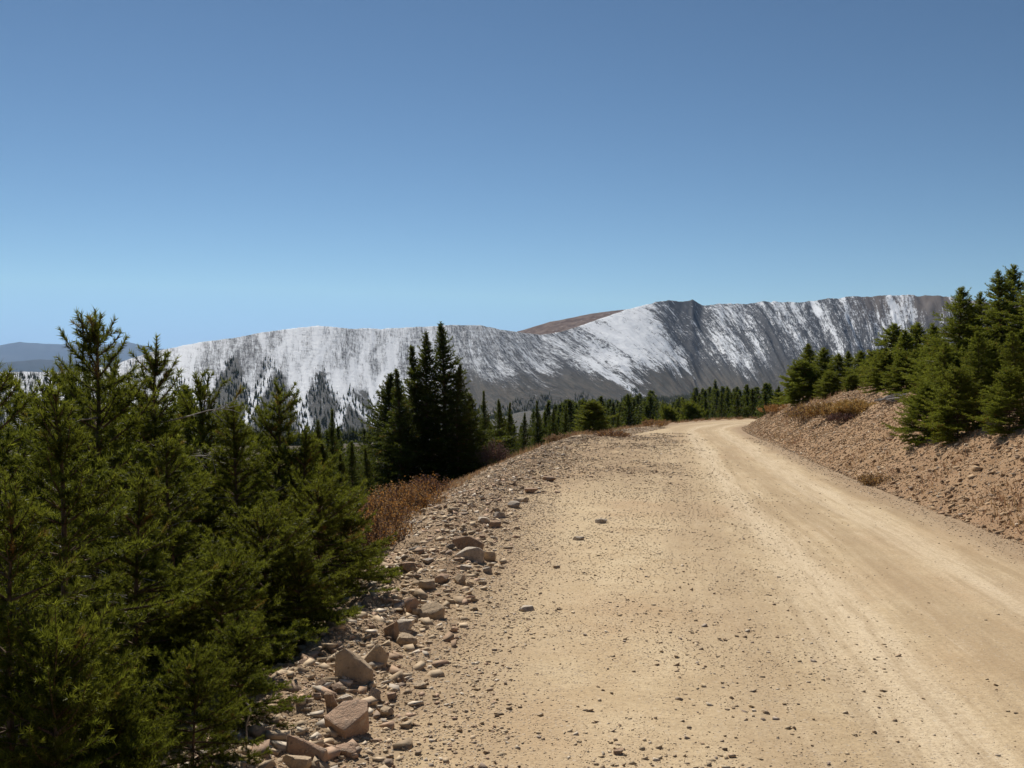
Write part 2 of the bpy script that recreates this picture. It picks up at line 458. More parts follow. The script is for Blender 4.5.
def build_terrain():
    fine = np.arange(-33, 33.001, .085)
    az = np.concatenate([np.arange(-180, -60, 4.), np.arange(-60, -33, .6), fine, np.arange(33.6, 60, .6), np.arange(60, 180, 4.)])
    lr = np.concatenate([np.geomspace(.5, 2.5, 40, endpoint=False), np.geomspace(2.5, 60, 470, endpoint=False), np.geomspace(60, 900, 110, endpoint=False),
                         np.geomspace(900, 3300, 420, endpoint=False), np.geomspace(3300, 45000, 40)])
    na, nr = len(az), len(lr)
    A, RR = np.meshgrid(np.radians(az), lr)            # nr x na
    X = RR * np.sin(A); Y = RR * np.cos(A)
    Z, dl, dr = height(X.ravel(), Y.ravel(), True)
    V = np.stack([X.ravel(), Y.ravel(), Z], 1)
    V = np.vstack([V, [[0, 0, H(0, 0)]]])
    i = np.arange(nr - 1)[:, None] * na; j = np.arange(na)[None]; j2 = (j + 1) % na
    Q = np.stack([i + j, i + j2, i + na + j2, i + na + j], -1).reshape(-1, 4)[:, ::-1]
    c = Q
    cdl = dl[c].mean(1); cdr = dr[c].mean(1); cr = RR.ravel()[c].mean(1)
    cx = X.ravel()[c].mean(1); cy = Y.ravel()[c].mean(1)
    wob = .45 * (fbm(cx * 1.1, cy * 1.1, 71) - .5)
    zone = np.full(len(Q), 3)                                   # ground
    near = cr < 175
    zone[near & (cdl < -.35 + wob) & (cdr < .05 + .3 * wob)] = 0           # road
    zone[near & (cdl >= -.35 + wob) & (cdl < 2.6 + 2 * wob)] = 1          # embankment
    zone[near & (cdr >= .05 + .3 * wob) & (cdr < 6.5 + 3 * wob)] = 2       # cut bank
    zone[cr >= 175] = 3
    zone[cr >= 430] = 4
    # surface attributes of the mountain
    az_v = np.degrees(A.ravel()); r_v = RR.ravel()
    px, s, q, rb, rt, yb, yt = mountain_coords(az_v, r_v)
    py_face = yb + (yt - yb) * np.clip(s, 0, 1)
    qw = q + 14 * (fbm(px * .05, py_face * .07, 97, 3) - .5)
    st1 = fbm(qw * .055, s * 1.0, 81, 3); st2 = fbm(qw * .16, s * 1.8, 83, 3)
    base = np.interp(px, [0, 140, 180, 430, 470, 520, 570, 640, 690, 760, 850, 900, 1000], [.62, .64, .66, .64, .56, .46, .56, .80, .34, .35, .32, .28, .24])
    edge = np.interp(px, [0, 150, 300, 400, 460, 520, 600, 680, 760, 900], [.10, .18, .36, .36, .36, .42, .34, .24, .22, .22])   # below this share of the face the snow ends
    snow = base + (.9 + .7 * sstep(480, 620, px)) * (st1 - .5) + .8 * (fbm(px * .018, s * 1.5, 89, 3) - .5) + (.7 + .5 * sstep(480, 620, px)) * (st2 - .5)
    # snow-filled gullies between dark ribs, left half
    low = sstep(edge + .20, edge - .14, s + .35 * (st1 - .5))
    gul = np.zeros_like(snow)
    for (xa, ya, xb, yb_, w) in ((262, 338, 275, 366, 4), (288, 334, 275, 366, 4), (300, 330, 292, 356, 5), (318, 330, 304, 372, 4), (330, 336, 306, 380, 4), (372, 334, 352, 380, 5), (402, 334, 378, 392, 5), (430, 336, 398, 400, 6), (240, 344, 218, 372, 4), (210, 346, 222, 366, 4), (196, 350, 186, 380, 5), (362, 350, 380, 420, 4), (392, 350, 384, 410, 4), (446, 338, 420, 396, 4), (275, 362, 246, 418, 7), (292, 350, 306, 428, 9), (352, 372, 340, 420, 5), (340, 385, 378, 424, 8), (222, 352, 196, 410, 9), (186, 358, 178, 400, 8), (420, 360, 395, 420, 8)):
        tt = np.clip((py_face - ya) / (yb_ - ya), 0, 1)
        xc = xa + (xb - xa) * tt ** 1.3 + 5 * (fbm(py_face * .06, xa + 0 * px, 85) - .5)
        gul = np.maximum(gul, np.exp(-((px - xc) / w) ** 2) * (py_face > ya - 12) * (py_face < yb_ + 8))
    wpx = px + 16 * (fbm(px * .12, py_face * .12, 91, 3) - .5); wpy = py_face + 26 * (fbm(px * .10, py_face * .1, 93, 3) - .5)
    left = sstep(470, 430, px) * sstep(120, 170, px)
    snow = snow + left * .6 * (fbm(qw * .35, s * 2.2, 99, 3) - .5)
    ribs = np.zeros_like(snow)
    for (xa, ya, xb, hw) in RIBS:
        tt = np.clip((wpy - ya) / 40., 0, 1.2)
        ribs = np.maximum(ribs, (wpy > ya) * sstep(1.05, .55, np.abs(wpx - (xa + (xb - xa) * tt)) / (hw * (tt * .9 + .12))))
    ribs *= left * (1 - np.clip(gul * 1.3, 0, 1))
    snow = snow - ribs * (1.15 + .5 * (st2 - .5)) - low * (1 - left) * .85 - low * left * .75 + left * gul * (.45 + .65 * sstep(.75, .4, s)) + left * .05 * sstep(.6, .9, s)
    snow = snow - .75 * sstep(.80, .97, s) * sstep(840, 880, px) * sstep(.62, .42, st1)
    snow = snow - .5 * sstep(20, 6, np.abs(q + 14 * fbm(s * 4, q * .02, 95) - 695)) * sstep(.55, .95, s)
    snow = np.where(s < -.02, -1.2 + 2.2 * sstep(.60, .70, st2) * sstep(650, 680, px) * sstep(740, 700, px) * (s > -.12), snow)
    snow = np.where(s > 1.02, -.5, snow)
    lowm = np.where(s < 0, 1., low * (1 - .5 * left))
    forest = ribs * .8 + sstep(160, 110, px) * .4
    forest = np.clip(np.maximum(forest, np.where(s < .0, .55 * sstep(.40, .58, fbm(px * .05, s * 9, 87, 3)), 0)), 0, 1)
    ruddy = np.clip(sstep(830, 880, px) * sstep(.6, .95, s) + sstep(1.0, 1.03, s), 0, 1)
    along = Y.ravel()
    mats = [M_ROAD, M_SLOPE, M_BANK, M_GROUND, M_MOUNT]
    names = ['road', 'embankment', 'cut_bank', 'ground', 'mountain']
    for zi in range(5):
        f = Q[zone == zi]
        use = np.unique(f)
        remap = np.zeros(len(V), np.int64); remap[use] = np.arange(len(use))
        attrs = {}
        if zi == 0: attrs = {'lat': -dr[use], 'along': along[use], 'rubble': np.maximum(tongue(V[use][:, 0], V[use][:, 1], dl[use]), sstep(-1.7, -.3, dl[use]))}
        if zi == 4: attrs = {'snow': snow[use], 'forest': forest[use], 'low': lowm[use], 'ruddy': ruddy[use], 'streak': q[use], 'fall': s[use] * 6, 'bench': sstep(620, 480, px[use])}
        o = link(names[zi], mesh_np(names[zi], V[use], remap[f], mats[zi], True, attrs))
        tag(o, kind='structure')
    # centre cap
    k = np.arange(na)
    tri = np.stack([np.full(na, len(V) - 1), (k + 1) % na, k], 1)
    ids = np.concatenate([k, [len(V) - 1]])
    rm = {int(v): n for n, v in enumerate(ids)}
    fz = np.vectorize(rm.get)(tri)
    o = link('road', mesh_np('road', V[ids], fz, M_ROAD, True, {'lat': np.full(len(ids), 4.), 'along': np.zeros(len(ids)), 'rubble': np.zeros(len(ids))})); tag(o, kind='structure')
    return dict(px=px, s=s, forest=forest)

build_terrain()

def far_range(name, dist, depth, pts, seed, m, rough):
    az = np.arange(-60, 12, .12); n = 26
    c = (AZ([p[0] for p in pts]), np.array([p[1] for p in pts], float))
    yt = np.interp(az, c[0], c[1]) + rough * (fbm(az * 1.3, az * 0, seed, 4) - .5)
    top = EYE - (yt - 365) / F * dist
    V = []
    for k in range(n):
        t = k / (n - 1) * 2 - 1
        prof = (1 - abs(t)) ** .9
        rr = dist + t * depth + 500 * (fbm(az * .9, np.full_like(az, t * 2), seed + 5) - .5) * (abs(t) > .05)
        z = -470 + (top + 470) * prof * (1 - .25 * (1 - prof) * fbm(az * 2.2, np.full_like(az, t * 3), seed + 9))
        V.append(np.stack([rr * np.sin(np.radians(az)), rr * np.cos(np.radians(az)), z], 1))
    na = len(az); V = np.vstack(V)
    i = np.arange(n - 1)[:, None] * na; j = np.arange(na - 1)[None]
    Q = np.stack([i + j, i + j + 1, i + na + j + 1, i + na + j], -1).reshape(-1, 4)[:, ::-1]
    return tag(link(name, mesh_np(name, V, Q, m, True)), kind='structure')

M_FAR = plain_far('far_forest_slopes', (.018, .026, .022), (.04, .045, .04), .0012)
far_range('hills', 24000, 4500, [(-900, 352), (-300, 346), (-60, 347), (0, 346), (20, 342.5), (45, 345), (80, 345), (105, 344), (128, 342.5), (150, 347), (200, 352), (500, 356)], 101, M_FAR, 2.0)
far_range('hills', 13000, 2600, [(-900, 366), (-300, 360), (0, 361), (40, 358.5), (75, 359), (110, 357), (150, 362), (300, 366), (500, 370)], 111, M_FAR, 2.4)

# the bare brown summit behind the snowy ridge
def brown_summit():
    pts = [(470, 345), (500, 338), (518, 331), (550, 321.5), (580, 315.5), (600, 312), (615, 310.5), (640, 307.5), (660, 305.5), (700, 309), (760, 320)]
    px = np.linspace(470, 760, 200); yt = np.interp(px, *zip(*pts)) + .8 * (fbm(px * .12, px * 0, 121) - .5)
    az = np.arctan((px - 512) / F); n = 24; V = []
    for k in range(n):
        t = k / (n - 1)
        rr = 2800 + 900 * t
        zt = EYE - (yt - 365) / F * 3300
        prof = np.interp(t, [0, .55, 1], [0, 1, .6])
        z = zt - (1 - prof) * 95 + 5 * (fbm(px * .06, px * 0 + t * 5, 123) - .5) * (abs(t - .55) > .03)
        V.append(np.stack([rr * np.sin(az), rr * np.cos(az), z], 1))
    na = len(px); V = np.vstack(V)
    i = np.arange(n - 1)[:, None] * na; j = np.arange(na - 1)[None]
    Q = np.stack([i + j, i + j + 1, i + na + j + 1, i + na + j], -1).reshape(-1, 4)[:, ::-1]
    t = NT('bare_tundra'); p = t.pos()
    c = t.mix(t.ramp(t.noise(p, .03, 6, .8), .36, .62), (.085, .050, .036), (.21, .15, .115))
    c = t.mix(t.ramp(t.noise(p, .05, 5, .8), .60, .68), c, (.62, .60, .60))
    tag(link('mountain_summit', mesh_np('mountain_summit', V, Q, t.out(c, .95, t.bump(t.noise(p, .02, 6, .7), .8, 20.), .05), True)), kind='structure')
brown_summit()

# ------------------------------------------------------------------ conifers
def conifer(seed, Ht, Rad, npm, nlen, nwid, gap=.2, nb=6, twig_gap=.07, taper=.8, lean=0., leaders=1, skirt=.03, bare_tip=0., bushy=1., twlen=.5, sub=True, mat_n=None, mat_b=None, ragged=.25, collar=0., deadw=0, subgap=.075, sublen=1.):
    g = np.random.default_rng(seed)
    P0, P1, TONE, OUT = [], [], [], []
    paths, rads = [], []
    tz = np.linspace(0, 1, 14)
    bend = lean * Ht
    wx = .015 * Ht * np.sin(tz * 5 + g.uniform(0, 6)) * tz; wy = .015 * Ht * np.sin(tz * 4 + g.uniform(0, 6)) * tz
    tr = np.stack([wx + bend * tz ** 2, wy, tz * Ht - .25 * (tz == 0)], 1)
    trunk_r = .011 * Ht + .008
    paths.append(tr); rads.append(trunk_r * (1 - tz) ** .8 + .004)
    def trunk_at(z):
        t = z / Ht
        return np.array([np.interp(t, tz, tr[:, 0]), np.interp(t, tz, tr[:, 1]), z])
    def shoot(a, b, tone, out=1.):
        P0.append(a); P1.append(b); TONE.append(tone); OUT.append(out)
    stems = [(None, Ht)]
    z = skirt * Ht
    lev = []
    while z < Ht * (1 - .02 - bare_tip):
        lev.append(z)
        z += gap * g.uniform(.6, 1.3) * (1 - .45 * z / Ht)
    for z in lev:
        t = 1 - z / Ht
        sector = g.uniform(0, 6.28)
        for k in range(max(3, int(round(nb * g.uniform(.75, 1.2))))):
            if g.random() < .08: continue
            a = sector + k * 2 * np.pi / nb + g.uniform(-.4, .4)
            L = Rad * (min(1, t * 1.25 + .02) ** taper) * g.uniform(1 - ragged * 1.6, 1 + ragged) * (1 - .25 * max(0, t - .85) / .15)
            if g.random() < .06: L *= 1.3
            L = max(L, .05 * Rad + .05)
            e0 = np.radians(np.interp(t, [0, .15, .5, 1], [58, 38, 14, -4]) + g.uniform(-9, 9))
            ns = max(4, int(L / .12) + 2)
            s = np.linspace(0, 1, ns)
            droop = g.uniform(.10, .28) * min(1, t * 1.6)
            up = g.uniform(.10, .25)
            hx = np.cos(e0) * s * L; hz = (np.sin(e0) * s - droop * s ** 1.6 + up * s ** 3.5) * L
            aa = a + g.uniform(-.25, .25) * s
            B = trunk_at(z)[None] + np.stack([hx * np.cos(aa), hx * np.sin(aa), hz], 1)
            paths.append(B); rads.append(np.interp(s, [0, 1], [.006 + .008 * L, .0025]))
            tone = g.uniform(0, 1)
            s0 = .22 if L > .35 else .05
            for i in range(ns - 1):
                if s[i + 1] > s0: shoot(B[i], B[i + 1], tone, s[i + 1])
            nt = int(L * (1 - s0) / twig_gap)
            if nt < 1: continue
            side = 1
            for st in s0 + (1 - s0) * (np.arange(nt) + g.uniform(0, 1, nt)) / nt:
                if st > .97: continue
                f = st * (ns - 1); i0 = int(f); w = f - i0
                b = B[i0] * (1 - w) + B[i0 + 1] * w
                T = B[i0 + 1] - B[i0]; T = T / (np.linalg.norm(T) + 1e-9)
                S = np.cross(T, [0, 0, 1.]); S /= np.linalg.norm(S) + 1e-9
                side = -side
                tl = min(.42, twlen * L * (1 - st) * g.uniform(.6, 1.15) + .05 + .03 * g.random()) * bushy
                d = T * g.uniform(.55, .85) + S * side * g.uniform(.5, .9) + np.array([0, 0, g.uniform(-.22, .30)])
                d /= np.linalg.norm(d)
                e = b + d * tl + np.array([0, 0, -.12 * tl])
                tn = np.clip(tone + g.uniform(-.25, .25), 0, 1)
                shoot(b, e, tn, st)
                if sub and tl > .13:
                    for q in np.arange(.3, .95, subgap / tl):
                        bb = b + (e - b) * q
                        for sd in (1, -1):
                            if g.random() < .2: continue
                            S2 = np.cross(d, [0, 0, 1.])
                            d2 = d * .7 + S2 * sd * .75 + np.array([0, 0, g.uniform(-.2, .35)])
                            d2 /= np.linalg.norm(d2)
                            shoot(bb, bb + d2 * min(.12, .05 + .5 * tl * (1 - q)) * sublen * g.uniform(.7, 1.2), tn, st)
    # short shoots on the stem itself
    if collar:
        for z in np.arange((1 - collar) * Ht, Ht * (.97 - bare_tip), .05 + .01 * Ht):
            a = g.uniform(0, 6.28); b = trunk_at(z)
            ll = min(.12, .05 + .06 * Rad) * g.uniform(.6, 1.2)
            shoot(b, b + np.array([np.cos(a), np.sin(a), .9]) * ll, .4)
            shoot(b, trunk_at(min(Ht, z + .05 + .01 * Ht)), .3)
    # leaders: upright brushes at the top
    tip = tr[-1]
    top_len = .055 * Ht
    shoot(trunk_at(Ht * (1 - .07 - bare_tip * .2)), tip, .6)
    for k in range(leaders - 1):
        a = np.pi * k + .3 * k
        b = trunk_at(Ht * (.86 + .03 * k)); d = np.array([.35 * np.cos(a), .35 * np.sin(a), 1.]) * Ht * .13
        m_ = b + d * np.array([.8, .8, .45]); e = b + d * np.array([1, 1, 1])
        paths.append(np.array([b, m_, e])); rads.append(np.array([.012, .009, .004]))
        shoot(b + (m_ - b) * .2, m_, .5); shoot(m_, e, .6)
        for kk in range(7):
            a2 = g.uniform(0, 6.28); bb = b + (e - b) * g.uniform(.35, .8); ll = g.uniform(.06, .16) * min(1, Rad)
            shoot(bb, bb + np.array([np.cos(a2), np.sin(a2), .7]) * ll, .5)
    P0 = np.array(P0); P1 = np.array(P1); TONE = np.array(TONE)
    D = P1 - P0; L = np.linalg.norm(D, axis=1); D /= L[:, None] + 1e-9
    cnt = np.maximum(2, np.floor(npm * L + g.uniform(0, 1, len(L))).astype(int))
    idx = np.repeat(np.arange(len(L)), cnt); N = len(idx)
    u = g.uniform(0, 1.0, N)
    ax = D[idx]
    ref = g.normal(size=(N, 3)); rad = ref - (ref * ax).sum(1)[:, None] * ax
    rad[:, 2] += .25 * np.linalg.norm(rad, axis=1)
    rad /= np.linalg.norm(rad, axis=1)[:, None] + 1e-9
    an = np.radians(g.uniform(35, 70, N))
    dv = ax * np.cos(an)[:, None] + rad * np.sin(an)[:, None]
    base = P0[idx] + (P1 - P0)[idx] * u[:, None]
    ln = nlen * g.uniform(.75, 1.2, N)
    tipv = base + dv * ln[:, None]
    wv = np.cross(dv, g.normal(size=(N, 3))); wv /= np.linalg.norm(wv, axis=1)[:, None] + 1e-9
    hw = (nwid * .5 * g.uniform(.8, 1.2, N))[:, None]
    V = np.stack([base - wv * hw, base + wv * hw, tipv], 1).reshape(-1, 3)
    Fc = np.arange(3 * N).reshape(-1, 3)
    tone = np.repeat(np.clip(TONE[idx] + g.uniform(-.15, .15, N), 0, 1), 3)
    tipn = np.repeat(np.clip((u - .55) / .45, 0, 1) * g.uniform(.2, 1, N) * (.12 + .88 * np.array(OUT)[idx] ** 2), 3)  # strongest on outer shoots: painted sun on tufts, inner crown left dim
    dry = np.repeat((g.uniform(0, 1, len(L)) < .022)[idx].astype(float), 3)
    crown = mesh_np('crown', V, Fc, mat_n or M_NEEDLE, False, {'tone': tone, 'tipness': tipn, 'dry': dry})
    tv, tf = tubes(paths, rads, 5)
    trunk = mesh_np('trunk', tv, tf, mat_b or M_BARK, True)
    dead = []
    if deadw:
        for i in range(deadw):
            dp, dr_ = [], []
            b = trunk_at(Ht * g.uniform(.15, .8)); a = g.uniform(0, 6.28); Lb = Rad * g.uniform(.5, 1.05)
            s_ = np.linspace(0, 1, 6)[:, None]
            d = np.array([np.cos(a), np.sin(a), g.uniform(-.1, .35)])
            P = b + d * Lb * s_ + g.normal(0, .02, (6, 3)) * s_
            dp.append(P); dr_.append(np.linspace(.008, .002, 6))
            for j in range(4):
                q = g.uniform(.4, .95); bb = b + d * Lb * q; d2 = d + g.normal(0, .7, 3); d2 /= np.linalg.norm(d2)
                dp.append(np.stack([bb, bb + d2 * .08, bb + d2 * .16 + np.array([0, 0, -.02])])); dr_.append(np.array([.004, .003, .0015]))
            dv_, df_ = tubes(dp, dr_, 4)
            dead.append(mesh_np('dead_branch', dv_, df_, M_DEAD, True))
    print('conifer', seed, 'shoots', len(L), 'needles', N)
    return dict(crown=crown, trunk=trunk, H=Ht, dead=dead)

NEAR = [
    conifer(11, 3.0, 1.0, 420, .046, .0074, gap=.18, nb=6, twig_gap=.12, leaders=2, taper=.80, collar=.35, ragged=.35, deadw=5, subgap=.115, sublen=1.35),
    conifer(12, 3.0, .90, 420, .046, .0074, gap=.16, nb=6, twig_gap=.115, bare_tip=.06, taper=.8, ragged=.35, collar=.2, deadw=8, subgap=.115, sublen=1.35),
    conifer(13, 2.4, 1.0, 420, .046, .0074, gap=.17, nb=6, twig_gap=.12, taper=.7, collar=.4, ragged=.35, deadw=3, subgap=.115, sublen=1.35),
    conifer(14, 1.5, 1.05, 420, .046, .0074, gap=.125, nb=7, twig_gap=.115, taper=.5, ragged=.38, collar=.5, subgap=.115, sublen=1.35),
    conifer(15, 3.0, .95, 420, .046, .0074, gap=.17, nb=6, twig_gap=.115, taper=.8, ragged=.3, collar=.3, deadw=5, subgap=.115, sublen=1.35),
]
MID = [
    conifer(21, 4.0, 1.25, 120, .050, .016, gap=.125, nb=8, twig_gap=.10, taper=.85, sub=True, ragged=.4, collar=.3, mat_n=M_NEEDLE_MID, deadw=2),
    conifer(22, 4.0, 1.05, 120, .050, .016, gap=.13, nb=8, twig_gap=.10, taper=.92, sub=True, ragged=.45, bare_tip=.01, collar=.3, mat_n=M_NEEDLE_MID, deadw=2),
    conifer(23, 2.2, 1.25, 120, .050, .016, gap=.10, nb=8, twig_gap=.09, taper=.5, sub=True, collar=.4, mat_n=M_NEEDLE_MID, deadw=2),
]
SPIRE = [
    conifer(31, 6.5, 1.5, 70, .085, .030, gap=.16, nb=8, twig_gap=.12, taper=1.12, ragged=.42, sub=False, twlen=.6, mat_n=M_NEEDLE_FAR, collar=.4),
    conifer(32, 6.5, 1.2, 70, .085, .030, gap=.15, nb=9, twig_gap=.12, taper=1.2, sub=False, twlen=.6, mat_n=M_NEEDLE_FAR, ragged=.48, collar=.4),
    conifer(33, 6.5, 1.8, 70, .085, .030, gap=.14, nb=9, twig_gap=.12, taper=.95, sub=False, twlen=.6, mat_n=M_NEEDLE_FAR, ragged=.42, collar=.4),
]
BANK = [
    conifer(51, 3.2, 1.1, 70, .075, .026, gap=.13, nb=8, twig_gap=.11, taper=.9, sub=True, twlen=.6, mat_n=M_NEEDLE_MID, ragged=.42, collar=.4),
    conifer(52, 3.2, .95, 70, .075, .026, gap=.13, nb=8, twig_gap=.11, taper=.95, sub=True, twlen=.6, mat_n=M_NEEDLE_MID, ragged=.48, collar=.4),
    conifer(53, 3.2, 1.5, 70, .080, .028, gap=.12, nb=8, twig_gap=.11, taper=.6, sub=True, twlen=.6, mat_n=M_NEEDLE_MID, ragged=.35, collar=.4),
]
FARV = [
    conifer(41, 9, 1.7, 10, .24, .12, gap=.36, nb=7, twig_gap=.28, taper=.85, sub=False, twlen=.55, mat_n=M_NEEDLE_FAR),
    conifer(42, 9, 1.35, 10, .24, .12, gap=.38, nb=7, twig_gap=.28, taper=.95, sub=False, twlen=.55, mat_n=M_NEEDLE_FAR, ragged=.4),
    conifer(43, 9, 2.0, 10, .24, .12, gap=.36, nb=7, twig_gap=.28, taper=.8, sub=False, twlen=.55, mat_n=M_NEEDLE_FAR, ragged=.35),
]

def tree(kind, px, Y, ytop, label, group, name='spruce_tree', wide=1., rz=None, cat='tree', tilt=0.):
    x = at(px, 365, Y)[0]
    zb = H(x, Y)
    top = at(px, ytop, Y)[2]
    h = max(top - zb, .4)
    s = h / kind['H']
    o = thing(name, (x, Y, zb - .03), label, cat, group, random.uniform(0, 6.28) if rz is None else rz, (s * wide, s * wide, s))
    if tilt: o.rotation_euler = (random.uniform(-tilt, tilt), random.uniform(-tilt, tilt), o.rotation_euler[2])
    link('trunk', kind['trunk'], o); link('crown', kind['crown'], o)
    for dm in kind['dead']: link('dead_branch', dm, o)
    return o

G1 = 'young spruces crowding the slope left of the road'
near_list = [
    # px, dist, top py, kind, wide, label
    (94, 7.4, 305, 0, .85, 'tallest spruce of the left clump, its tip highest against the sky'),
    (160, 8.0, 332, 1, .95, 'ragged spruce with a thin bare spike, just right of the tallest spruce'),
    (70, 4.7, 385, 4, .9, 'sunlit young spruce with its thin brown stem showing, in front of the tallest spruce'),
    (-6, 5.6, 352, 0, 1., 'dense spruce cut off by the left border of the photo'),
    (28, 9.4, 384, 2, 1., 'low dark spruce between the left border and the thin dark spike'),
    (57, 9.8, 349, 1, .75, 'slim dark spruce whose spike pokes up left of the tallest spruce'),
    (124, 9.8, 364, 2, .8, 'dark spruce in the notch between tallest and the bare-spiked spruces'),
    (207, 9.2, 378, 2, .85, 'rounded spruce in front of the snowy gully, next right of the bare-spiked spruce'),
    (240, 8.2, 402, 4, .9, 'short slim spruce between the two rounded spruces below the snow gullies'),
    (272, 10.0, 386, 2, .8, 'pointed spruce standing under the middle snow gully, right part of the clump'),
    (303, 9.6, 428, 2, .8, 'small spruce at the upper right shoulder of the left clump'),
    (176, 6.6, 430, 0, 1., 'dark shaded spruce in the middle of the left clump'),
    (132, 5.6, 470, 2, .9, 'half-shaded spruce below and right of the sunlit one with the brown stem'),
    (318, 8.3, 492, 3, .95, 'bright green low spruce spreading over the edge of the gravel'),
    (345, 9.4, 500, 3, .85, 'low spruce with branch tips beside the orange bush'),
    (268, 7.0, 520, 3, 1., 'bushy green spruce above the black shadow on the gravel'),
    (222, 6.0, 560, 3, 1., 'squat spruce in the dark hollow beside the rubble slope'),
    (190, 4.3, 660, 3, .8, 'knee-high spruce with lit tips at the bottom beside the gravel'),
    (112, 3.9, 690, 3, .8, 'low spruce filling the bottom border left of the knee-high one'),
    (300, 6.9, 560, 3, 1., 'low spruce overhanging the rubble left of the pointed tan stone'),
    (236, 5.0, 628, 3, .9, 'low dark spruce hanging over the shadowed gravel near the bottom'),
    (8, 3.7, 480, 2, .8, 'young spruce rising at the lower left corner of the photo'),
    (60, 3.5, 640, 3, .8, 'lowest spruce near the lower left corner under the brown-stemmed one'),
]
for px, Y, yt, k, w, lab in near_list:
    o = tree(NEAR[k], px, Y, yt, lab, G1, wide=w, tilt=.04)
    if 'tallest spruce of the left clump' in lab: o.rotation_euler = (0, 0, math.pi)

G2 = 'spruces beyond the left clump and the orange bush'
for px, Y, yt, k, w, lab in [
    (318, 24, 418, 0, .9, 'thin dark spruce standing behind the right shoulder of the left clump'),
    (333, 27, 408, 1, .8, 'slender spruce spire just left of the grey talus gap'),
    (352, 26, 440, 0, 1., 'small spruce in the gap left of the tall dark group'),
    (340, 21, 452, 2, .8, 'low green spruce behind the orange bush'),
    (366, 30, 446, 0, 1., 'half-hidden spruce at the left foot of the tall dark group')]:
    tree(SPIRE[k], px, Y, yt, lab, G2, wide=w)

G3 = 'tall dark spruces grouped in the middle'
for px, Y, yt, k, w, lab in [
    (388, 37, 372, 2, .85, 'shorter lit spruce at the left side of the tall dark group'),
    (399, 35, 368, 1, 1.0, 'spruce with lit left branches, second from the left of the dark group'),
    (413, 36.5, 345, 1, 1., 'dark spruce left of the two tallest spires of the group'),
    (427, 36, 330, 0, .9, 'second tallest spire of the dark middle group'),
    (443, 36, 321, 0, .95, 'tallest spire of the dark middle group'),
    (458, 35.5, 362, 0, .9, 'dark spruce at the right flank of the tallest spire'),
    (470, 36.5, 392, 2, .8, 'lowest dark spruce at the right foot of the middle group')]:
    tree(SPIRE[k], px, Y, yt, lab, G3, wide=w * 1.3)

G4 = 'spruces along the left edge where the road bends'
for px, Y, yt, k, w, lab in [
    (485, 52, 390, 1, .9, 'slim spruce right behind the dark middle group'),
    (499, 50, 398, 0, .9, 'slim spruce next to the reddish bush'),
    (509, 58, 402, 1, .9, 'third slim spruce right of the dark middle group'),
    (538, 66, 400, 1, .95, 'dark narrow spruce before the grey meadow slope'),
    (524, 72, 412, 0, .9, 'short spruce between the slim trio and the grey meadow'),
    (553, 64, 406, 0, .9, 'dark spruce right of the narrow one before the meadow'),
    (566, 68, 404, 1, 1., 'pointed spruce left of the broad green one'),
    (593, 52, 402, 3, 1.3, 'broad bright green spruce at the road edge before the forest'),
    (618, 70, 412, 0, 1., 'spruce in the shade right of the broad green one'),
    (624, 62, 424, 3, 1., 'small spruce at the road edge right of the broad green one'),
    (645, 75, 418, 3, .9, 'small bright spruce left of the road bend'),
    (668, 95, 408, 3, .8, 'green spruce just outside the road bend'),
    (690, 104, 404, 3, .9, 'yellowish spruce behind the crest of the road'),
    (706, 110, 398, 0, 1., 'spruce standing behind the far end of the road'),
    (722, 112, 392, 1, 1.1, 'dark spruce right of the far end of the road'),
    (737, 116, 394, 0, 1., 'dark spruce at the road end close to the cut bank'),
    (752, 114, 388, 1, 1.1, 'tall dark spruce over the last bit of road'),
    (766, 118, 390, 0, 1., 'dark spruce above the tip of the cut bank'),
    (780, 116, 386, 0, 1., 'last dark spruce left of the trees on the bank')]:
    tree(BANK[2] if k == 3 else (SPIRE if Y < 80 else FARV)[k], px, Y, yt, lab, G4, wide=w)

G5 = 'spruces on top of the cut bank'
for px, Y, yt, k, w, lab in [
    (798, 58, 368, 0, 1., 'leftmost low spruce on the cut bank above the rust bush'),
    (809, 56, 344, 1, 1., 'thin spire at the left end of the bank trees'),
    (823, 53, 347, 0, 1., 'dark spruce second along the bank trees'),
    (838, 50, 353, 0, 1., 'low spruce among the left bank trees'),
    (848, 55, 351, 1, 1., 'narrow spruce with a blunt tip among the left bank trees'),
    (860, 48, 350, 0, 1.1, 'spruce above the yellow bush on the bank'),
    (876, 45, 352, 2, .9, 'low round spruce in the dip of the bank trees'),
    (893, 40, 323, 0, 1.1, 'tall dark spruce right of the dip on the bank'),
    (906, 38, 330, 1, 1.2, 'spruce with grey dead twigs above the dead branches'),
    (917, 42, 322, 0, 1., 'dark spruce behind the one with dead twigs'),
    (803, 52, 362, 2, 1., 'broad low spruce behind the grey brown bush on the bank'),
    (830, 46, 372, 2, 1., 'broad low spruce behind the left half of the golden bush'),
    (852, 44, 374, 2, 1., 'broad low spruce behind the yellow orange bush'),
    (884, 37, 352, 2, .9, 'broad spruce behind the dead branches on the bank'),
    (904, 33, 352, 2, .85, 'broad spruce where the bank trees meet the big right group'),
    (868, 46, 360, 2, .9, 'broad spruce closing the dip in the bank trees')]:
    tree(BANK[k], px, Y, yt, lab, G5, wide=w * 1.35)

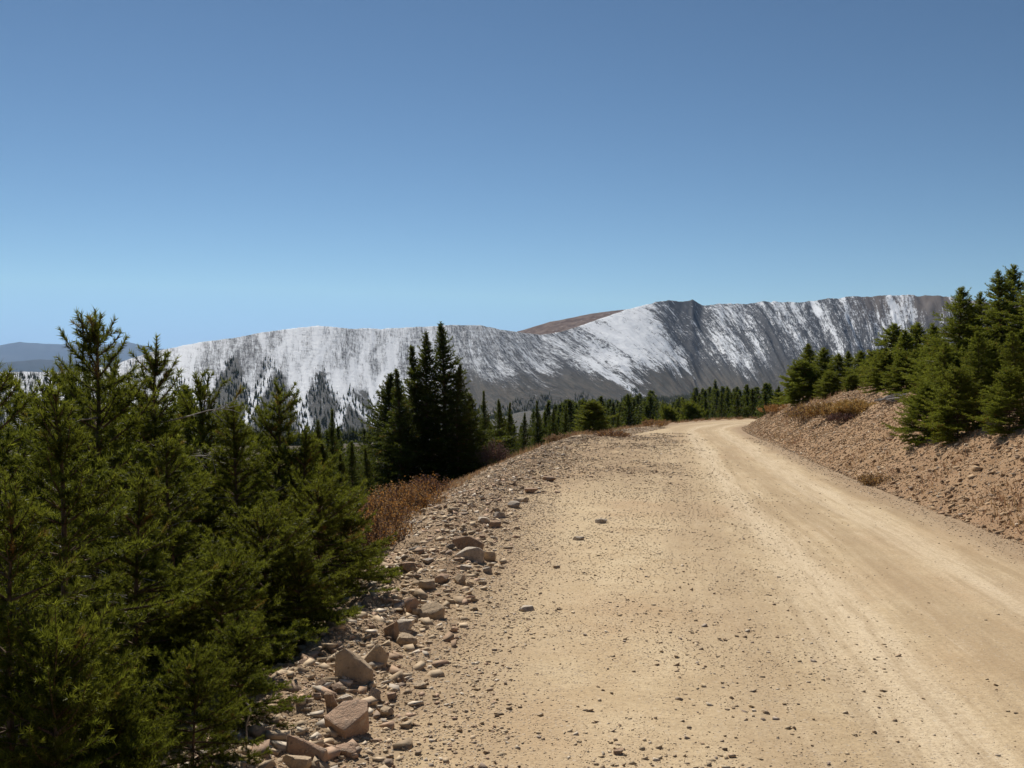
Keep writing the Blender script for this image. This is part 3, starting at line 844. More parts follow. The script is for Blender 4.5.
G6 = 'big green spruces on the right bank'
for px, Y, yt, k, w, lab in [
    (932, 25, 322, 0, 1., 'left shoulder spruce of the big right group'),
    (959, 24, 286, 0, 1., 'spruce with a sharp dark tip, left peak of the big right group'),
    (945, 21.5, 340, 1, 1., 'slim green spruce in front of the left peak of the right group'),
    (980, 24, 290, 1, 1., 'spruce filling the dip between the peaks of the right group'),
    (998, 23, 268, 1, 1.05, 'tall spruce with a crossed tip, right group'),
    (1013, 23.5, 264, 0, 1., 'tallest spruce of the right group near the border'),
    (1036, 22, 262, 0, 1., 'spruce cut by the right border of the photo'),
    (1066, 22, 270, 0, 1., 'spruce just beyond the right border'),
    (978, 20.8, 330, 0, .9, 'full green spruce in the centre of the right group'),
    (1012, 20.2, 330, 0, .9, 'full spruce at the right border below the tall ones'),
    (968, 26, 302, 1, 1.1, 'spruce glimpsed between the two peaks of the right group'),
    (940, 27, 338, 0, 1.1, 'spruce behind the left shoulder of the right group'),
    (990, 21.5, 345, 2, .9, 'broad spruce low in the middle of the right group'),
    (950, 22.5, 352, 2, .9, 'broad spruce low under the left peak of the right group')]:
    tree(MID[k], px, Y, yt, lab, G6, wide=w * 1.12)
for px, py, yt, k, w, lab in [
    (925, 441, 386, 2, .95, 'low bright spruce at the left foot of the right group'),
    (958, 442, 372, 2, .95, 'low spruce casting a shadow on the bank, front of the right group'),
    (1010, 436, 372, 2, .95, 'low spruce at the right border on the rubble bank')]:
    p = hit(px, py); tree(MID[k], px, p[1] + .35, yt, lab, G6, wide=w)

g = np.random.default_rng(71)
for i in range(16):
    tree(SPIRE[int(g.integers(0, 3))], 178 + i * 9.5 + g.normal(0, 3), g.uniform(13, 19), g.uniform(436, 474), 'spruce half hidden behind the front row of the left clump', 'spruces half hidden in the left clump', wide=1.1)

# the valley wood: each tree its own
g = np.random.default_rng(77)
spots = []
for i in range(220):
    px = g.uniform(545, 800); Y = g.uniform(130, 420)
    spots.append((px, Y, np.interp(px, [545, 600, 700, 800], [405, 396, 391, 386]) + g.normal(0, 2.5) + abs(g.normal(0, 8)) + 9 * (vnoise(px * .06, 0., 5) - .5)))
for i in range(26):
    px = g.uniform(478, 560); Y = g.uniform(85, 150)
    spots.append((px, Y, 424 + g.normal(0, 7) - .02 * Y))
for i in range(24):
    px = g.uniform(300, 385); Y = g.uniform(45, 120)
    spots.append((px, Y, 436 + g.normal(0, 7)))
for i in range(26):
    px = g.uniform(20, 190); Y = g.uniform(30, 90)
    spots.append((px, Y, 398 + g.normal(0, 8)))
for px, Y, yt in spots:
    gate = 'wood'
    if px > 478 and Y > 130: lab, gr = 'dark conifer in the valley wood below the snowy headwall', 'conifers of the valley wood'
    elif px > 478: lab, gr = 'small conifer below the road between the slim spruces and the valley wood', 'small conifers below the road'
    elif px > 299: lab, gr = 'small dark conifer on the lower slope before the grey ribs', 'small conifers on the lower slope'
    else: lab, gr = 'dark conifer top seen between the left spruces against the snow', 'conifers behind the left spruces'
    tree(FARV[int(g.integers(0, 3))], px, Y, yt, lab, gr, name='conifer_tree', wide=g.uniform(.9, 1.55), tilt=.03)

def rib_at(px, py):
    o = np.zeros(px.shape)
    for (xa, ya, xb, hw) in RIBS:
        tt = np.clip((py - ya) / 40., 0, 1.2)
        o = np.maximum(o, (py > ya) * sstep(1.0, .7, np.abs(px - (xa + (xb - xa) * tt)) / (hw * (tt * .9 + .12))))
    return o

# far timber on the mountain's foot and ribs: a wood that reads as one mass
def far_timber():
    g = np.random.default_rng(5)
    n = 60000
    az = g.uniform(-31, 14, n); r = g.uniform(480, 2300, n)
    px, s, q, rb, rt, yb, yt = mountain_coords(az, r)
    py = yb + (yt - yb) * np.clip(s, 0, 1)
    d = np.zeros(n)
    cl = fbm(px * .05, s * 5, 201, 3)
    d = np.where((px < 165) & (s < .95), .55 * sstep(.42, .6, cl), d)
    d = np.where((px >= 165) & (px < 440) & (s < .34 + .25 * (cl - .5)), .28 * sstep(.42, .58, cl), d)
    d = np.where((px >= 160) & (px < 205) & (s > .3) & (s < .85), .5 * sstep(.58, .66, cl), d)
    d = np.where((px >= 165) & (px < 440), np.maximum(d, .45 * rib_at(px, py)), d)
    d = np.where((px >= 600) & (px < 760) & (s < .02), .35 * sstep(.35, .6, cl), d)
    d = np.where((px >= 440) & (px < 640) & (s < .16) & (s > -.4), np.maximum(d, .45 * sstep(.45, .6, cl)), d)
    d = np.where((px >= 690) & (px < 722) & (s > -.1) & (s < .06), .5, d)
    k = g.uniform(0, 1, n) < d
    az, r = np.radians(az[k]), r[k]
    x, y = r * np.sin(az), r * np.cos(az)
    z = height(x, y); m = len(x)
    h = g.uniform(5, 9, m); w = h * g.uniform(.16, .24, m)
    V, Fc = [], []
    # three stacked ragged skirts of five points each
    sides = 5
    a = np.arange(sides) / sides * 2 * np.pi
    vs, fs, nb = [], [], 0
    for (z0, z1, rr) in ((0.05, .5, 1.), (.3, .75, .72), (.55, 1., .45)):
        ring = np.stack([np.cos(a) * rr, np.sin(a) * rr, np.full(sides, z0)], 1)
        vs += [ring, np.array([[0, 0, z1]])]
        fs += [[nb + i, nb + (i + 1) % sides, nb + sides] for i in range(sides)]; nb += sides + 1
    T = np.vstack(vs); fs = np.array(fs)
    rot = g.uniform(0, 6.28, m); jit = g.uniform(.7, 1.3, (m, len(T)))
    X = (T[None, :, 0] * np.cos(rot)[:, None] - T[None, :, 1] * np.sin(rot)[:, None]) * w[:, None] * jit + x[:, None]
    Y = (T[None, :, 0] * np.sin(rot)[:, None] + T[None, :, 1] * np.cos(rot)[:, None]) * w[:, None] * jit + y[:, None]
    Z = T[None, :, 2] * h[:, None] + z[:, None]
    V = np.stack([X, Y, Z], -1).reshape(-1, 3)
    Fc = (fs[None] + (np.arange(m) * len(T))[:, None, None]).reshape(-1, 3)
    tone = np.repeat(g.uniform(0, 1, m), len(T))
    o = link('forest', mesh_np('forest', V, Fc, M_NEEDLE_FAR, False, {'tone': tone, 'tipness': tone * 0}))
    tag(o, 'dark timber dotting the foot and lower ribs of the snowy mountain', 'forest', kind='stuff')
    print('far timber', m)
far_timber()

# ------------------------------------------------------------------ stones
def ico(sub):
    bm = bmesh.new(); bmesh.ops.create_icosphere(bm, subdivisions=sub, radius=1)
    V = np.array([v.co[:] for v in bm.verts]); Fc = np.array([[v.index for v in f.verts] for f in bm.faces]); bm.free()
    return V, Fc
ICO1, ICO4 = ico(1), ico(4)
def cube():
    bm = bmesh.new(); bmesh.ops.create_cube(bm, size=1.45); bmesh.ops.triangulate(bm, faces=bm.faces)
    V = np.array([v.co[:] for v in bm.verts]); Fc = np.array([[v.index for v in f.verts] for f in bm.faces]); bm.free()
    return V, Fc
CUBE = cube()
def hull_mesh(seed, pts, size):
    bm = bmesh.new()
    for p in pts: bm.verts.new(p)
    r = bmesh.ops.convex_hull(bm, input=bm.verts)
    loose_v = [v for v in bm.verts if not v.link_faces]
    bmesh.ops.delete(bm, geom=loose_v, context='VERTS')
    bmesh.ops.dissolve_limit(bm, angle_limit=.12, verts=bm.verts, edges=bm.edges)
    bmesh.ops.bevel(bm, geom=list(bm.edges), offset=.07, segments=2, affect='EDGES', profile=.6)
    bmesh.ops.triangulate(bm, faces=bm.faces)
    bmesh.ops.subdivide_edges(bm, edges=bm.edges, cuts=3, use_grid_fill=True)
    bmesh.ops.recalc_face_normals(bm, faces=bm.faces)
    bmesh.ops.triangulate(bm, faces=bm.faces)
    V = np.array([v.co[:] for v in bm.verts]); Fc = np.array([[v.index for v in f.verts] for f in bm.faces]); bm.free()
    c = V.mean(0); W = V - c
    W = W * (1 + .10 * (fbm(V[:, 0] * 2.2 + V[:, 2], V[:, 1] * 2.2 - V[:, 2], seed, 4) - .5)[:, None] + .06 * (fbm(V[:, 0] * 9 + V[:, 2] * 5, V[:, 1] * 9, seed + 4, 3) - .5)[:, None])
    V = W + c
    V = V * np.array([.5, .5, 1.])[None] * np.array(size)[None] - np.array([0, 0, .45 * size[2]])
    me = mesh_np('rock', V, Fc, M_STONE, True)
    try: me.set_sharp_from_angle(angle=R(35))
    except Exception: pass
    return me
HULLS = {
    0: [(-1, -.5, .15), (-.95, -.3, .85), (-.5, -.2, 1), (.1, -.45, .72), (.95, -.2, .42), (.6, -.6, 0), (-.8, -.6, 0), (-.8, .6, 0), (-.7, .5, .8), (.2, .6, .7), (.9, .5, .35), (.8, .6, 0), (1, .1, 0)],
    1: [(-1, -.3, .35), (-.5, -.6, .1), (.8, -.6, .1), (1, 0, .5), (.45, -.2, .95), (.1, .1, 1), (-.6, .3, .6), (.9, .6, .3), (-.7, .7, 0), (.2, -.8, 0)],
    2: [(-1, 0, .72), (-.2, .9, 1), (.9, .8, 1), (1, .1, .85), (.1, -.95, .5), (-.85, 0, .1), (.1, -.8, 0), (1, .2, .1), (0, .9, 0)],
    3: [(-1, .5, .95), (-.8, .1, 1), (.9, -.6, .5), (1, -.2, .55), (-.9, -.1, .3), (.8, -.9, 0), (1, .2, 0), (-.9, .6, 0), (.1, .4, .7)],
    6: [(-1, 0, .4), (-.3, -.5, .85), (.4, -.4, 1), (.75, 0, .7), (-.3, .5, .9), (.5, .5, .8), (-.6, -.5, .1), (.6, -.6, .05), (.7, .5, 0), (-.7, .5, 0)],
    5: [(-1, -.2, .75), (-.9, .3, .9), (.0, -.3, 1), (.9, -.1, .6), (1, .4, .5), (-.9, -.5, 0), (.8, -.6, 0), (.9, .6, 0), (-.9, .6, 0), (.2, .5, .9)],
    8: [(-1, -.2, .5), (-.6, -.7, .2), (.2, -.8, .6), (.9, -.5, .8), (1, .2, .7), (.3, .6, 1), (-.6, .5, .85), (.8, -.7, 0), (-.8, .5, 0), (.9, .5, 0), (-.5, -.7, 0)],
}

def rock_mesh(seed, size, cuts=15, flat=0.):
    g = np.random.default_rng(seed)
    V = ICO4[0].copy()
    for i in range(cuts):
        nrm = g.normal(size=3); nrm /= np.linalg.norm(nrm)
        d = g.uniform(.5, .85)
        if i == 0 and flat: nrm = np.array([g.uniform(-.2, .2), g.uniform(-.2, .2), 1.]); nrm /= np.linalg.norm(nrm); d = flat
        k = V @ nrm - d
        V = V - np.maximum(k, 0)[:, None] * nrm[None] * .96
    V = V + .12 * (fbm(V[:, 0] * 1.3 + V[:, 2], V[:, 1] * 1.3 - V[:, 2] * .7, seed + 7)[:, None] - .5) * V
    V = V + .05 * (fbm(V[:, 0] * 3 + V[:, 2] * 2, V[:, 1] * 3 - V[:, 2], seed)[:, None] - .5) * V
    V = V + .02 * (fbm(V[:, 0] * 9, V[:, 1] * 9 + V[:, 2] * 7, seed + 3)[:, None] - .5) * V
    V /= np.abs(V).max(0)[None]
    V = V * np.array(size)[None] * .5
    me = mesh_np('rock', V, ICO4[1], M_STONE, True)
    try: me.set_sharp_from_angle(angle=R(28))
    except Exception: pass
    return me

TAN, GREY, RED, PALE, BROWN = (.54, .41, .27), (.45, .385, .31), (.47, .315, .215), (.64, .54, .42), (.36, .24, .155)
rocks = [
    # px, base py, width, height, depth factor, colour, flat, rotz, label
    (353, 684, 40, 32, .9, TAN, .75, .3, 'largest tan boulder with a lichen-spotted top beside the tree shadow'),
    (375, 667, 26, 20, .9, TAN, .0, 1.1, 'pointed tan stone touching the upper right of the largest boulder'),
    (344, 739, 46, 26, 1.0, RED, .45, .2, 'flat-topped reddish block near the bottom of the rubble edge'),
    (305, 764, 44, 24, .7, RED, .5, -.5, 'leaning reddish slab near the bottom border, left of the flat block'),
    (296, 773, 32, 16, .8, TAN, .5, .1, 'tan slab cut by the bottom border of the photo'),
    (468, 552, 32, 14, .8, BROWN, .55, .1, 'brown slab standing behind the pale long slab'),
    (471, 563, 36, 14, .9, PALE, .55, -.1, 'pale long slab on the edge of the road, higher up the rubble'),
    (489, 562, 14, 10, .9, TAN, .0, .5, 'small tan tip at the right end of the pale long slab'),
    (431, 622, 28, 17, .9, TAN, .5, .3, 'tan block with a worn top halfway up the rubble edge'),
    (411, 616, 18, 17, .9, RED, .0, .9, 'upright reddish stone left of the tan block with a worn top'),
    (403, 632, 24, 14, .9, PALE, .5, .2, 'pale slab below the upright reddish stone'),
    (391, 642, 17, 19, .9, BROWN, .0, .1, 'dark upright wedge below the pale slab'),
    (407, 649, 24, 15, .9, TAN, .4, -.4, 'low tan stone right of the dark upright wedge'),
    (428, 591, 20, 12, .9, TAN, .5, .1, 'blocky stone above the tan block with a worn top'),
    (442, 584, 17, 10, .9, RED, .5, .3, 'reddish stone next above the blocky stone'),
    (461, 586, 13, 11, .9, TAN, .0, .3, 'small tan stone right of the reddish pair on the rubble'),
    (330, 710, 15, 17, .9, BROWN, .0, .2, 'small brown upright stone left of the pale oval one'),
    (344, 706, 17, 12, .9, PALE, .5, .3, 'pale oval stone under the largest boulder'),
    (374, 702, 15, 14, .9, GREY, .0, .6, 'grey pointed stone below right of the largest boulder'),
    (388, 719, 17, 14, .9, TAN, .5, .2, 'rounded tan stone right of the flat-topped block'),
    (345, 757, 24, 14, .8, RED, .4, -.6, 'narrow reddish stone tilted below the flat-topped block'),
    (408, 572, 18, 11, .9, BROWN, .5, .5, 'brown stone low on the slope near the orange bush'),
    (429, 564, 14, 7, .9, GREY, .5, .1, 'thin grey flake left of the pale long slab'),
    (466, 572, 13, 8, .9, PALE, .5, .1, 'white stone just below the pale long slab'),
    (488, 574, 11, 7, .9, GREY, .5, .2, 'grey stone right below the pale long slab'),
    (496, 529, 16, 10, .9, BROWN, .4, .3, 'brown stone on the road edge above the slabs'),
    (483, 524, 14, 8, .9, PALE, .5, .2, 'pale stone in the little heap above the slabs'),
    (499, 519, 15, 8, .9, GREY, .5, .2, 'grey stone in the little heap above the slabs'),
    (515, 509, 16, 8, .9, GREY, .5, .2, 'flat grey stone farther up the rubble edge'),
    (530, 494, 18, 7, .9, RED, .5, .2, 'reddish stones end of the low row farther up the edge'),
    (522, 503, 16, 6, .9, TAN, .5, .1, 'low tan stone in the row farther up the edge'),
    (549, 482, 14, 8, .9, BROWN, .3, .1, 'dark stone on the spoil heap by the turnout'),
    (601, 524, 14, 6, .8, PALE, .5, .1, 'light grey stone lying alone on the open road'),
    (579, 541, 12, 5, .9, PALE, .5, .1, 'light grey stone on the open road, lower left of the lone one'),
    (556, 569, 9, 4, .9, TAN, .5, .3, 'smallest tan stone on the open sandy road, above the flat pale one'),
    (527, 612, 17, 7, .8, PALE, .5, .3, 'flat pale stone on the sandy road right of the rubble'),
    (523, 612, 10, 5, .9, GREY, .5, .1, 'small grey stone touching the flat pale one'),
    (618, 756, 13, 9, .9, BROWN, .2, .3, 'dark stone at the bottom of the road'),
    (391, 700, 12, 11, .9, RED, .2, .3, 'reddish stone above the rounded tan stone'),
    (420, 690, 14, 10, .9, TAN, .2, .3, 'tan stone at the inner edge of the rubble beside the sand'),
]
G7 = 'rocks along the rubble edge of the road'
for i, (px, py, w, h, df, colr, flat, rz, lab) in enumerate(rocks):
    p = hit(px, py - h * .15)
    m = p[1] / F
    sx, sz = w * m, h * m * 1.25
    o = link('rock', hull_mesh(340 + i, HULLS[i], (sx, sx * df, sz)) if i in HULLS else rock_mesh(340 + i, (sx, sx * df, sz), 15, flat))
    if i in HULLS: rz = 0.
    o.location = (p[0], p[1] + sx * df * .25, p[2] + sz * .22)
    o.rotation_euler = (random.uniform(-.06, .06), random.uniform(-.06, .06), rz)
    cc = np.array(colr) * random.uniform(1.02, 1.25)
    o.color = (*cc, 1)
    tag(o, lab, 'rock', G7)

# loose stones one could pick up, along the edge and up the bank
STONES = [rock_mesh(400 + i, (1, random.uniform(.7, .95), random.uniform(.5, .8)), 9) for i in range(7)]
def loose(n, pick, group, lab, smin, smax):
    k = 0; tries = 0
    while k < n and tries < n * 30:
        tries += 1
        x, y = pick()
        z, dl, dr = height(np.array([x]), np.array([y]), True)
        s = smin * (smax / smin) ** (random.random() ** 1.8)
        o = link('stone', STONES[random.randrange(7)])
        o.location = (x, y, float(z[0]) + s * .12); o.scale = (s, s, s * random.uniform(.8, 1.1))
        o.rotation_euler = (random.uniform(-.4, .4), random.uniform(-.4, .4), random.uniform(0, 6.28))
        c = random.choice([TAN, TAN, GREY, RED, RED, PALE, BROWN]); f = random.uniform(.8, 1.15)
        o.color = (c[0] * f, c[1] * f, c[2] * f, 1)
        tag(o, lab, 'stone', group); k += 1
def pick_left():
    y = math.exp(random.uniform(math.log(4.2), math.log(44)))
    x = float(np.interp(y, LEFT_EDGE[:, 1], LEFT_EDGE[:, 0])) + random.gauss(-.15, .45)
    return x, y
def pick_right():
    y = math.exp(random.uniform(math.log(11), math.log(50)))
    x = float(np.interp(y, RIGHT_EDGE[:, 1], RIGHT_EDGE[:, 0])) + .15 + abs(random.gauss(0, 1.5))
    return x, y
loose(110, pick_left, 'loose stones of the rubble edge', 'small loose stone in the rubble along the left edge of the road', .045, .12)
loose(55, pick_right, 'loose stones on the cut bank', 'small loose stone lying on the cut bank right of the road', .05, .17)

def pebbles(name, n, sampler, smin, smax, label, power=2.2, seed=1, shards=False, fine_inside=False, pal=None):
    g = np.random.default_rng(seed)
    x, y = sampler(g, n)
    z, dl, dr = height(x, y, True)
    n = len(x)
    s = smin * (smax / smin) ** (g.uniform(0, 1, n) ** power)
    s = np.maximum(s, g.uniform(.7, 1.8, n) * np.hypot(x, y) / F)
    if fine_inside: s = np.where(dl < -.7, np.minimum(s, np.where(y > 18, .09, .03)), s)
    V, FB = (ICO1[0], ICO1[1]) if not shards else (CUBE[0], CUBE[1])
    nv = len(V)
    W = V[None] * (1 + 1.0 * (g.uniform(0, 1, (n, nv, 1)) - .5))
    W = W * np.stack([g.uniform(.8, 1.25, n), g.uniform(.5, 1., n), g.uniform(.28, .62, n)], 1)[:, None] * s[:, None, None] * .5
    a = g.uniform(0, 6.28, n); ca, sa = np.cos(a)[:, None], np.sin(a)[:, None]
    tl = g.uniform(-.5, .5, n)[:, None]
    X = W[..., 0]; Y = W[..., 1]; Z = W[..., 2]
    X, Z = X * np.cos(tl) - Z * np.sin(tl), X * np.sin(tl) + Z * np.cos(tl)
    X, Y = X * ca - Y * sa, X * sa + Y * ca
    P = np.stack([X + x[:, None], Y + y[:, None], Z + z[:, None] + .04 * s[:, None]], -1).reshape(-1, 3)
    Fc = (FB[None] + (np.arange(n) * nv)[:, None, None]).reshape(-1, 3)
    pal = np.array(pal or [TAN, (.45, .34, .22), GREY, RED, PALE, BROWN, (.26, .19, .14), (.38, .28, .18)])
    col = pal[g.choice(len(pal), n, p=[.24, .24, .06, .12, .1, .1, .04, .1])] * g.uniform(.8, 1.15, (n, 1))
    o = link(name, mesh_np(name, P, Fc, M_PEBBLE, False, {'col': np.repeat(col, nv, 0)}))
    tag(o, label, 'gravel', kind='stuff')

def polar(g, n, r0, r1):
    r = np.exp(g.uniform(math.log(r0), math.log(r1), n)); a = np.radians(g.uniform(-33, 33, n))
    return r * np.sin(a), r * np.cos(a)
def s_road(g, n):
    x, y = polar(g, n * 3, 2.8, 45)
    dl, dr = edges(x, y)
    lat = -dr
    p = (dl < -.1) * (dr < .1) * (.03 + .97 * sstep(1.6, 4.0, lat + 1.2 * (fbm(x * .5, y * .3, 301) - .5))) * (.22 + .78 * sstep(.30, .68, fbm(x * 1.5, y * .9, 303, 4)))
    p = np.maximum(p, (dl < .1) * (dr < .1) * .9 * sstep(-1.4, -.2, dl))
    p = np.maximum(p, (dr > -.8) * (dr < .1) * .8 * sstep(-.8, 0., dr))
    p = np.maximum(p, (dl < .1) * (dr < .1) * tongue(x, y, dl) * sstep(.3, .55, fbm(x * .9, y * .9, 305)))
    k = g.uniform(0, 1, len(x)) < p
    return x[k][:n], y[k][:n]
def s_left(g, n):
    y = np.exp(g.uniform(math.log(3), math.log(60), n * 3)); x = np.interp(y, LEFT_EDGE[:, 1], LEFT_EDGE[:, 0]) + g.normal(-.35, .8, n * 3)
    dl, dr = edges(x, y); k = (dl > -1.2) & (dl < 3)
    yt = g.uniform(18, 50, 26000); xt = np.interp(yt, LEFT_EDGE[:, 1], LEFT_EDGE[:, 0]) + g.uniform(0, 4., 26000)
    dt, _ = edges(xt, yt); kt = (g.uniform(0, 1, 26000) < tongue(xt, yt, dt) * sstep(.38, .6, fbm(xt * .8, yt * .5, 307, 3)))
    return np.concatenate([x[k][:n], xt[kt]]), np.concatenate([y[k][:n], yt[kt]])
def s_right(g, n):
    y = np.exp(g.uniform(math.log(8), math.log(75), n * 2)); x = np.interp(y, RIGHT_EDGE[:, 1], RIGHT_EDGE[:, 0]) + g.uniform(0, 5.5, n * 2) ** 1.0
    dl, dr = edges(x, y); k = (dr > .02) & (dr < 5.5)
    return x[k][:n], y[k][:n]
pebbles('gravel', 62000, s_road, .005, .042, 'brown and grey pebbles strewn over the sandy road', 8.5, 401, True, False, [(.46, .35, .22), (.52, .40, .26), (.40, .32, .25), (.42, .30, .19), (.58, .48, .36), (.32, .23, .15), (.24, .18, .14), (.36, .27, .18)])
pebbles('gravel', 100000, s_left, .012, .12, 'broken rubble covering the left shoulder of the road', 11, 402, True, True)
pebbles('gravel', 120000, s_right, .016, .13, 'stony debris covering the cut bank right of the road', 10, 403, True, False, [(.37, .245, .135), (.42, .285, .165), (.34, .25, .18), (.38, .23, .13), (.54, .43, .31), (.28, .175, .10), (.22, .15, .10), (.32, .205, .115)])

# ------------------------------------------------------------------ bushes, dry grass, dead wood
def bush_meshes(seed, rx, ry, h, nstem, nleaf, leaf, cols, lowleaf=.35):
    g = np.random.default_rng(seed)
    paths, rads, LP, LD = [], [], [], []
    for i in range(nstem):
        a = g.uniform(0, 6.28); q = math.sqrt(g.uniform(0, 1))
        b = np.array([rx * q * np.cos(a) * .75, ry * q * np.sin(a) * .75, -.05])
        hh = h * (1 - .45 * q * q) * g.uniform(.7, 1.1)
        e = b + np.array([rx * .3 * np.cos(a) * q + g.normal(0, .06), ry * .3 * np.sin(a) * q + g.normal(0, .06), hh])
        m = (b + e) / 2 + g.normal(0, .04, 3)
        s = np.linspace(0, 1, 6)[:, None]
        P = b * (1 - s) ** 2 + 2 * m * s * (1 - s) + e * s * s
        paths.append(P); rads.append(np.interp(s[:, 0], [0, 1], [.006, .0025]))
        for j in range(3):
            st = g.uniform(.35, .8); bb = b * (1 - st) + e * st
            dd = np.array([g.normal(), g.normal(), abs(g.normal()) + .6]); dd /= np.linalg.norm(dd)
            Q = np.stack([bb, bb + dd * hh * .15, bb + dd * hh * .3])
            paths.append(Q); rads.append(np.array([.003, .0025, .002]))
        k = nleaf // nstem
        u = lowleaf + (1 - lowleaf) * g.uniform(0, 1, k) ** .7
        pos = b * (1 - u[:, None]) + e * u[:, None] + g.normal(0, .07, (k, 3)) * np.array([1, 1, .6]) * max(h, .5)
        LP.append(pos)
    LP = np.vstack(LP); n = len(LP)
    d = g.normal(size=(n, 3)); d[:, 2] += .6; d /= np.linalg.norm(d, axis=1)[:, None]
    w = np.cross(d, g.normal(size=(n, 3))); w /= np.linalg.norm(w, axis=1)[:, None]
    L = leaf * g.uniform(.6, 1.3, n)[:, None]
    V = np.stack([LP, LP + d * L * .5 + w * L * .28, LP + d * L, LP + d * L * .5 - w * L * .28], 1).reshape(-1, 3)
    pal = np.array(cols); col = pal[g.integers(0, len(pal), n)] * g.uniform(.7, 1.25, (n, 1))
    leaves = mesh_np('foliage', V, np.arange(4 * n).reshape(-1, 4), M_LEAF, False, {'col': np.repeat(col, 4, 0)})
    tv, tf = tubes(paths, rads, 4)
    tw = mesh_np('stem', tv, tf, M_DEAD if False else M_BARK, True)
    return tw, leaves

ORANGE = [(.50, .25, .065), (.42, .20, .055), (.54, .32, .11), (.33, .18, .07), (.32, .22, .13)]
GOLD = [(.56, .37, .11), (.50, .30, .09), (.42, .25, .09), (.34, .25, .11)]
DRYG = [(.36, .24, .12), (.30, .20, .11), (.26, .15, .09)]
PURP = [(.14, .075, .065), (.11, .07, .065), (.18, .10, .075)]
def bush(px, py, Y, rx, ry, h, cols, label, cat='bush', nstem=90, nleaf=5000, leaf=.03, seed=1, name='willow_bush', sink=0., lowleaf=.35, group=None):
    if py is not None:
        p = hit(px, py); x, y = p[0], p[1]
    else:
        x = at(px, 365, Y)[0]; y = Y
    o = thing(name, (x, y, H(x, y) - sink), label, cat, group)
    tw, lv = bush_meshes(seed, rx, ry, h, nstem, nleaf, leaf, cols, lowleaf)
    link('stem', tw, o); link('foliage', lv, o)
GB = 'autumn shrubs on the slope below the road'
bush(366, None, 15.5, .8, .7, .82, ORANGE + PURP[:1], 'left half of the orange autumn bush beside the low green spruce', nstem=160, nleaf=9000, leaf=.032, seed=501, group=GB)
bush(402, None, 16.8, .75, .7, .7, ORANGE + PURP[:1], 'orange autumn bush in front of the tall dark spruces', nstem=150, nleaf=9000, leaf=.032, seed=502, group=GB)
bush(372, None, 12.6, .55, .5, .6, PURP[:2] + ORANGE, 'orange brown bush reaching down to the rubble right of the low spruce', nstem=120, nleaf=5000, leaf=.028, seed=523, group=GB)
bush(345, None, 13.5, .6, .6, .7, PURP + ORANGE, 'dull brown bush between the orange bush and low spruce', nstem=120, nleaf=5000, leaf=.03, seed=503, group=GB)
bush(428, None, 21, .55, .5, .55, PURP + ORANGE[:2], 'small dark red bush at the foot of the dark spruces', nstem=80, nleaf=3500, leaf=.034, seed=504, group=GB)
bush(496, None, 33, .55, .5, .9, PURP, 'reddish grey bush right of the dark spruces', nstem=70, nleaf=2500, leaf=.045, seed=505, group=GB)
GC = 'autumn shrubs along the top of the cut bank'
bush(776, 413, 0, .95, .8, .55, ORANGE, 'rust red bush at the left tip of the cut bank', nstem=90, nleaf=4500, leaf=.05, seed=506, group=GC)
bush(806, None, 41, .9, .8, .75, PURP + GOLD, 'grey brown bush on the bank between rust and yellow bushes', nstem=90, nleaf=4000, leaf=.05, seed=507, group=GC)
bush(832, None, 36, .95, .8, .55, GOLD + PURP[:1], 'golden bush on the crest of the bank, left half', nstem=110, nleaf=9000, leaf=.055, seed=508, group=GC)
bush(858, None, 33, .95, .8, .55, GOLD, 'yellow orange bush on the crest below the bank spruces', nstem=110, nleaf=9000, leaf=.055, seed=509, group=GC)
bush(846, None, 32.5, .55, .5, .45, PURP, 'dark low shrub in front of the yellow bush on the bank', nstem=60, nleaf=2200, leaf=.045, seed=510, group=GC)
bush(876, 484, 0, .36, .32, .28, DRYG + GOLD[:2], 'small tan shrub growing halfway up the cut bank', nstem=60, nleaf=1800, leaf=.03, seed=511, group=GC, lowleaf=.1)
GD = 'brown shrubs on the left edge near the bend'
bush(655, 427, 0, .9, .8, .55, DRYG + ORANGE[1:3], 'brown shrub on the left edge close to the bend', nstem=70, nleaf=2600, leaf=.06, seed=513, group=GD)
bush(588, None, 47, 1.0, .6, .4, DRYG, 'dry tan shrub under the broad green spruce', nstem=70, nleaf=2400, leaf=.05, seed=514, group=GD)
bush(566, None, 42, .9, .6, .35, DRYG, 'dry shrub at the end of the spoil heap', nstem=70, nleaf=2400, leaf=.05, seed=515, group=GD)
bush(612, None, 44, .8, .6, .4, ORANGE[1:] + PURP, 'rusty low shrub behind the spoil heap', nstem=70, nleaf=2400, leaf=.05, seed=516, group=GD)

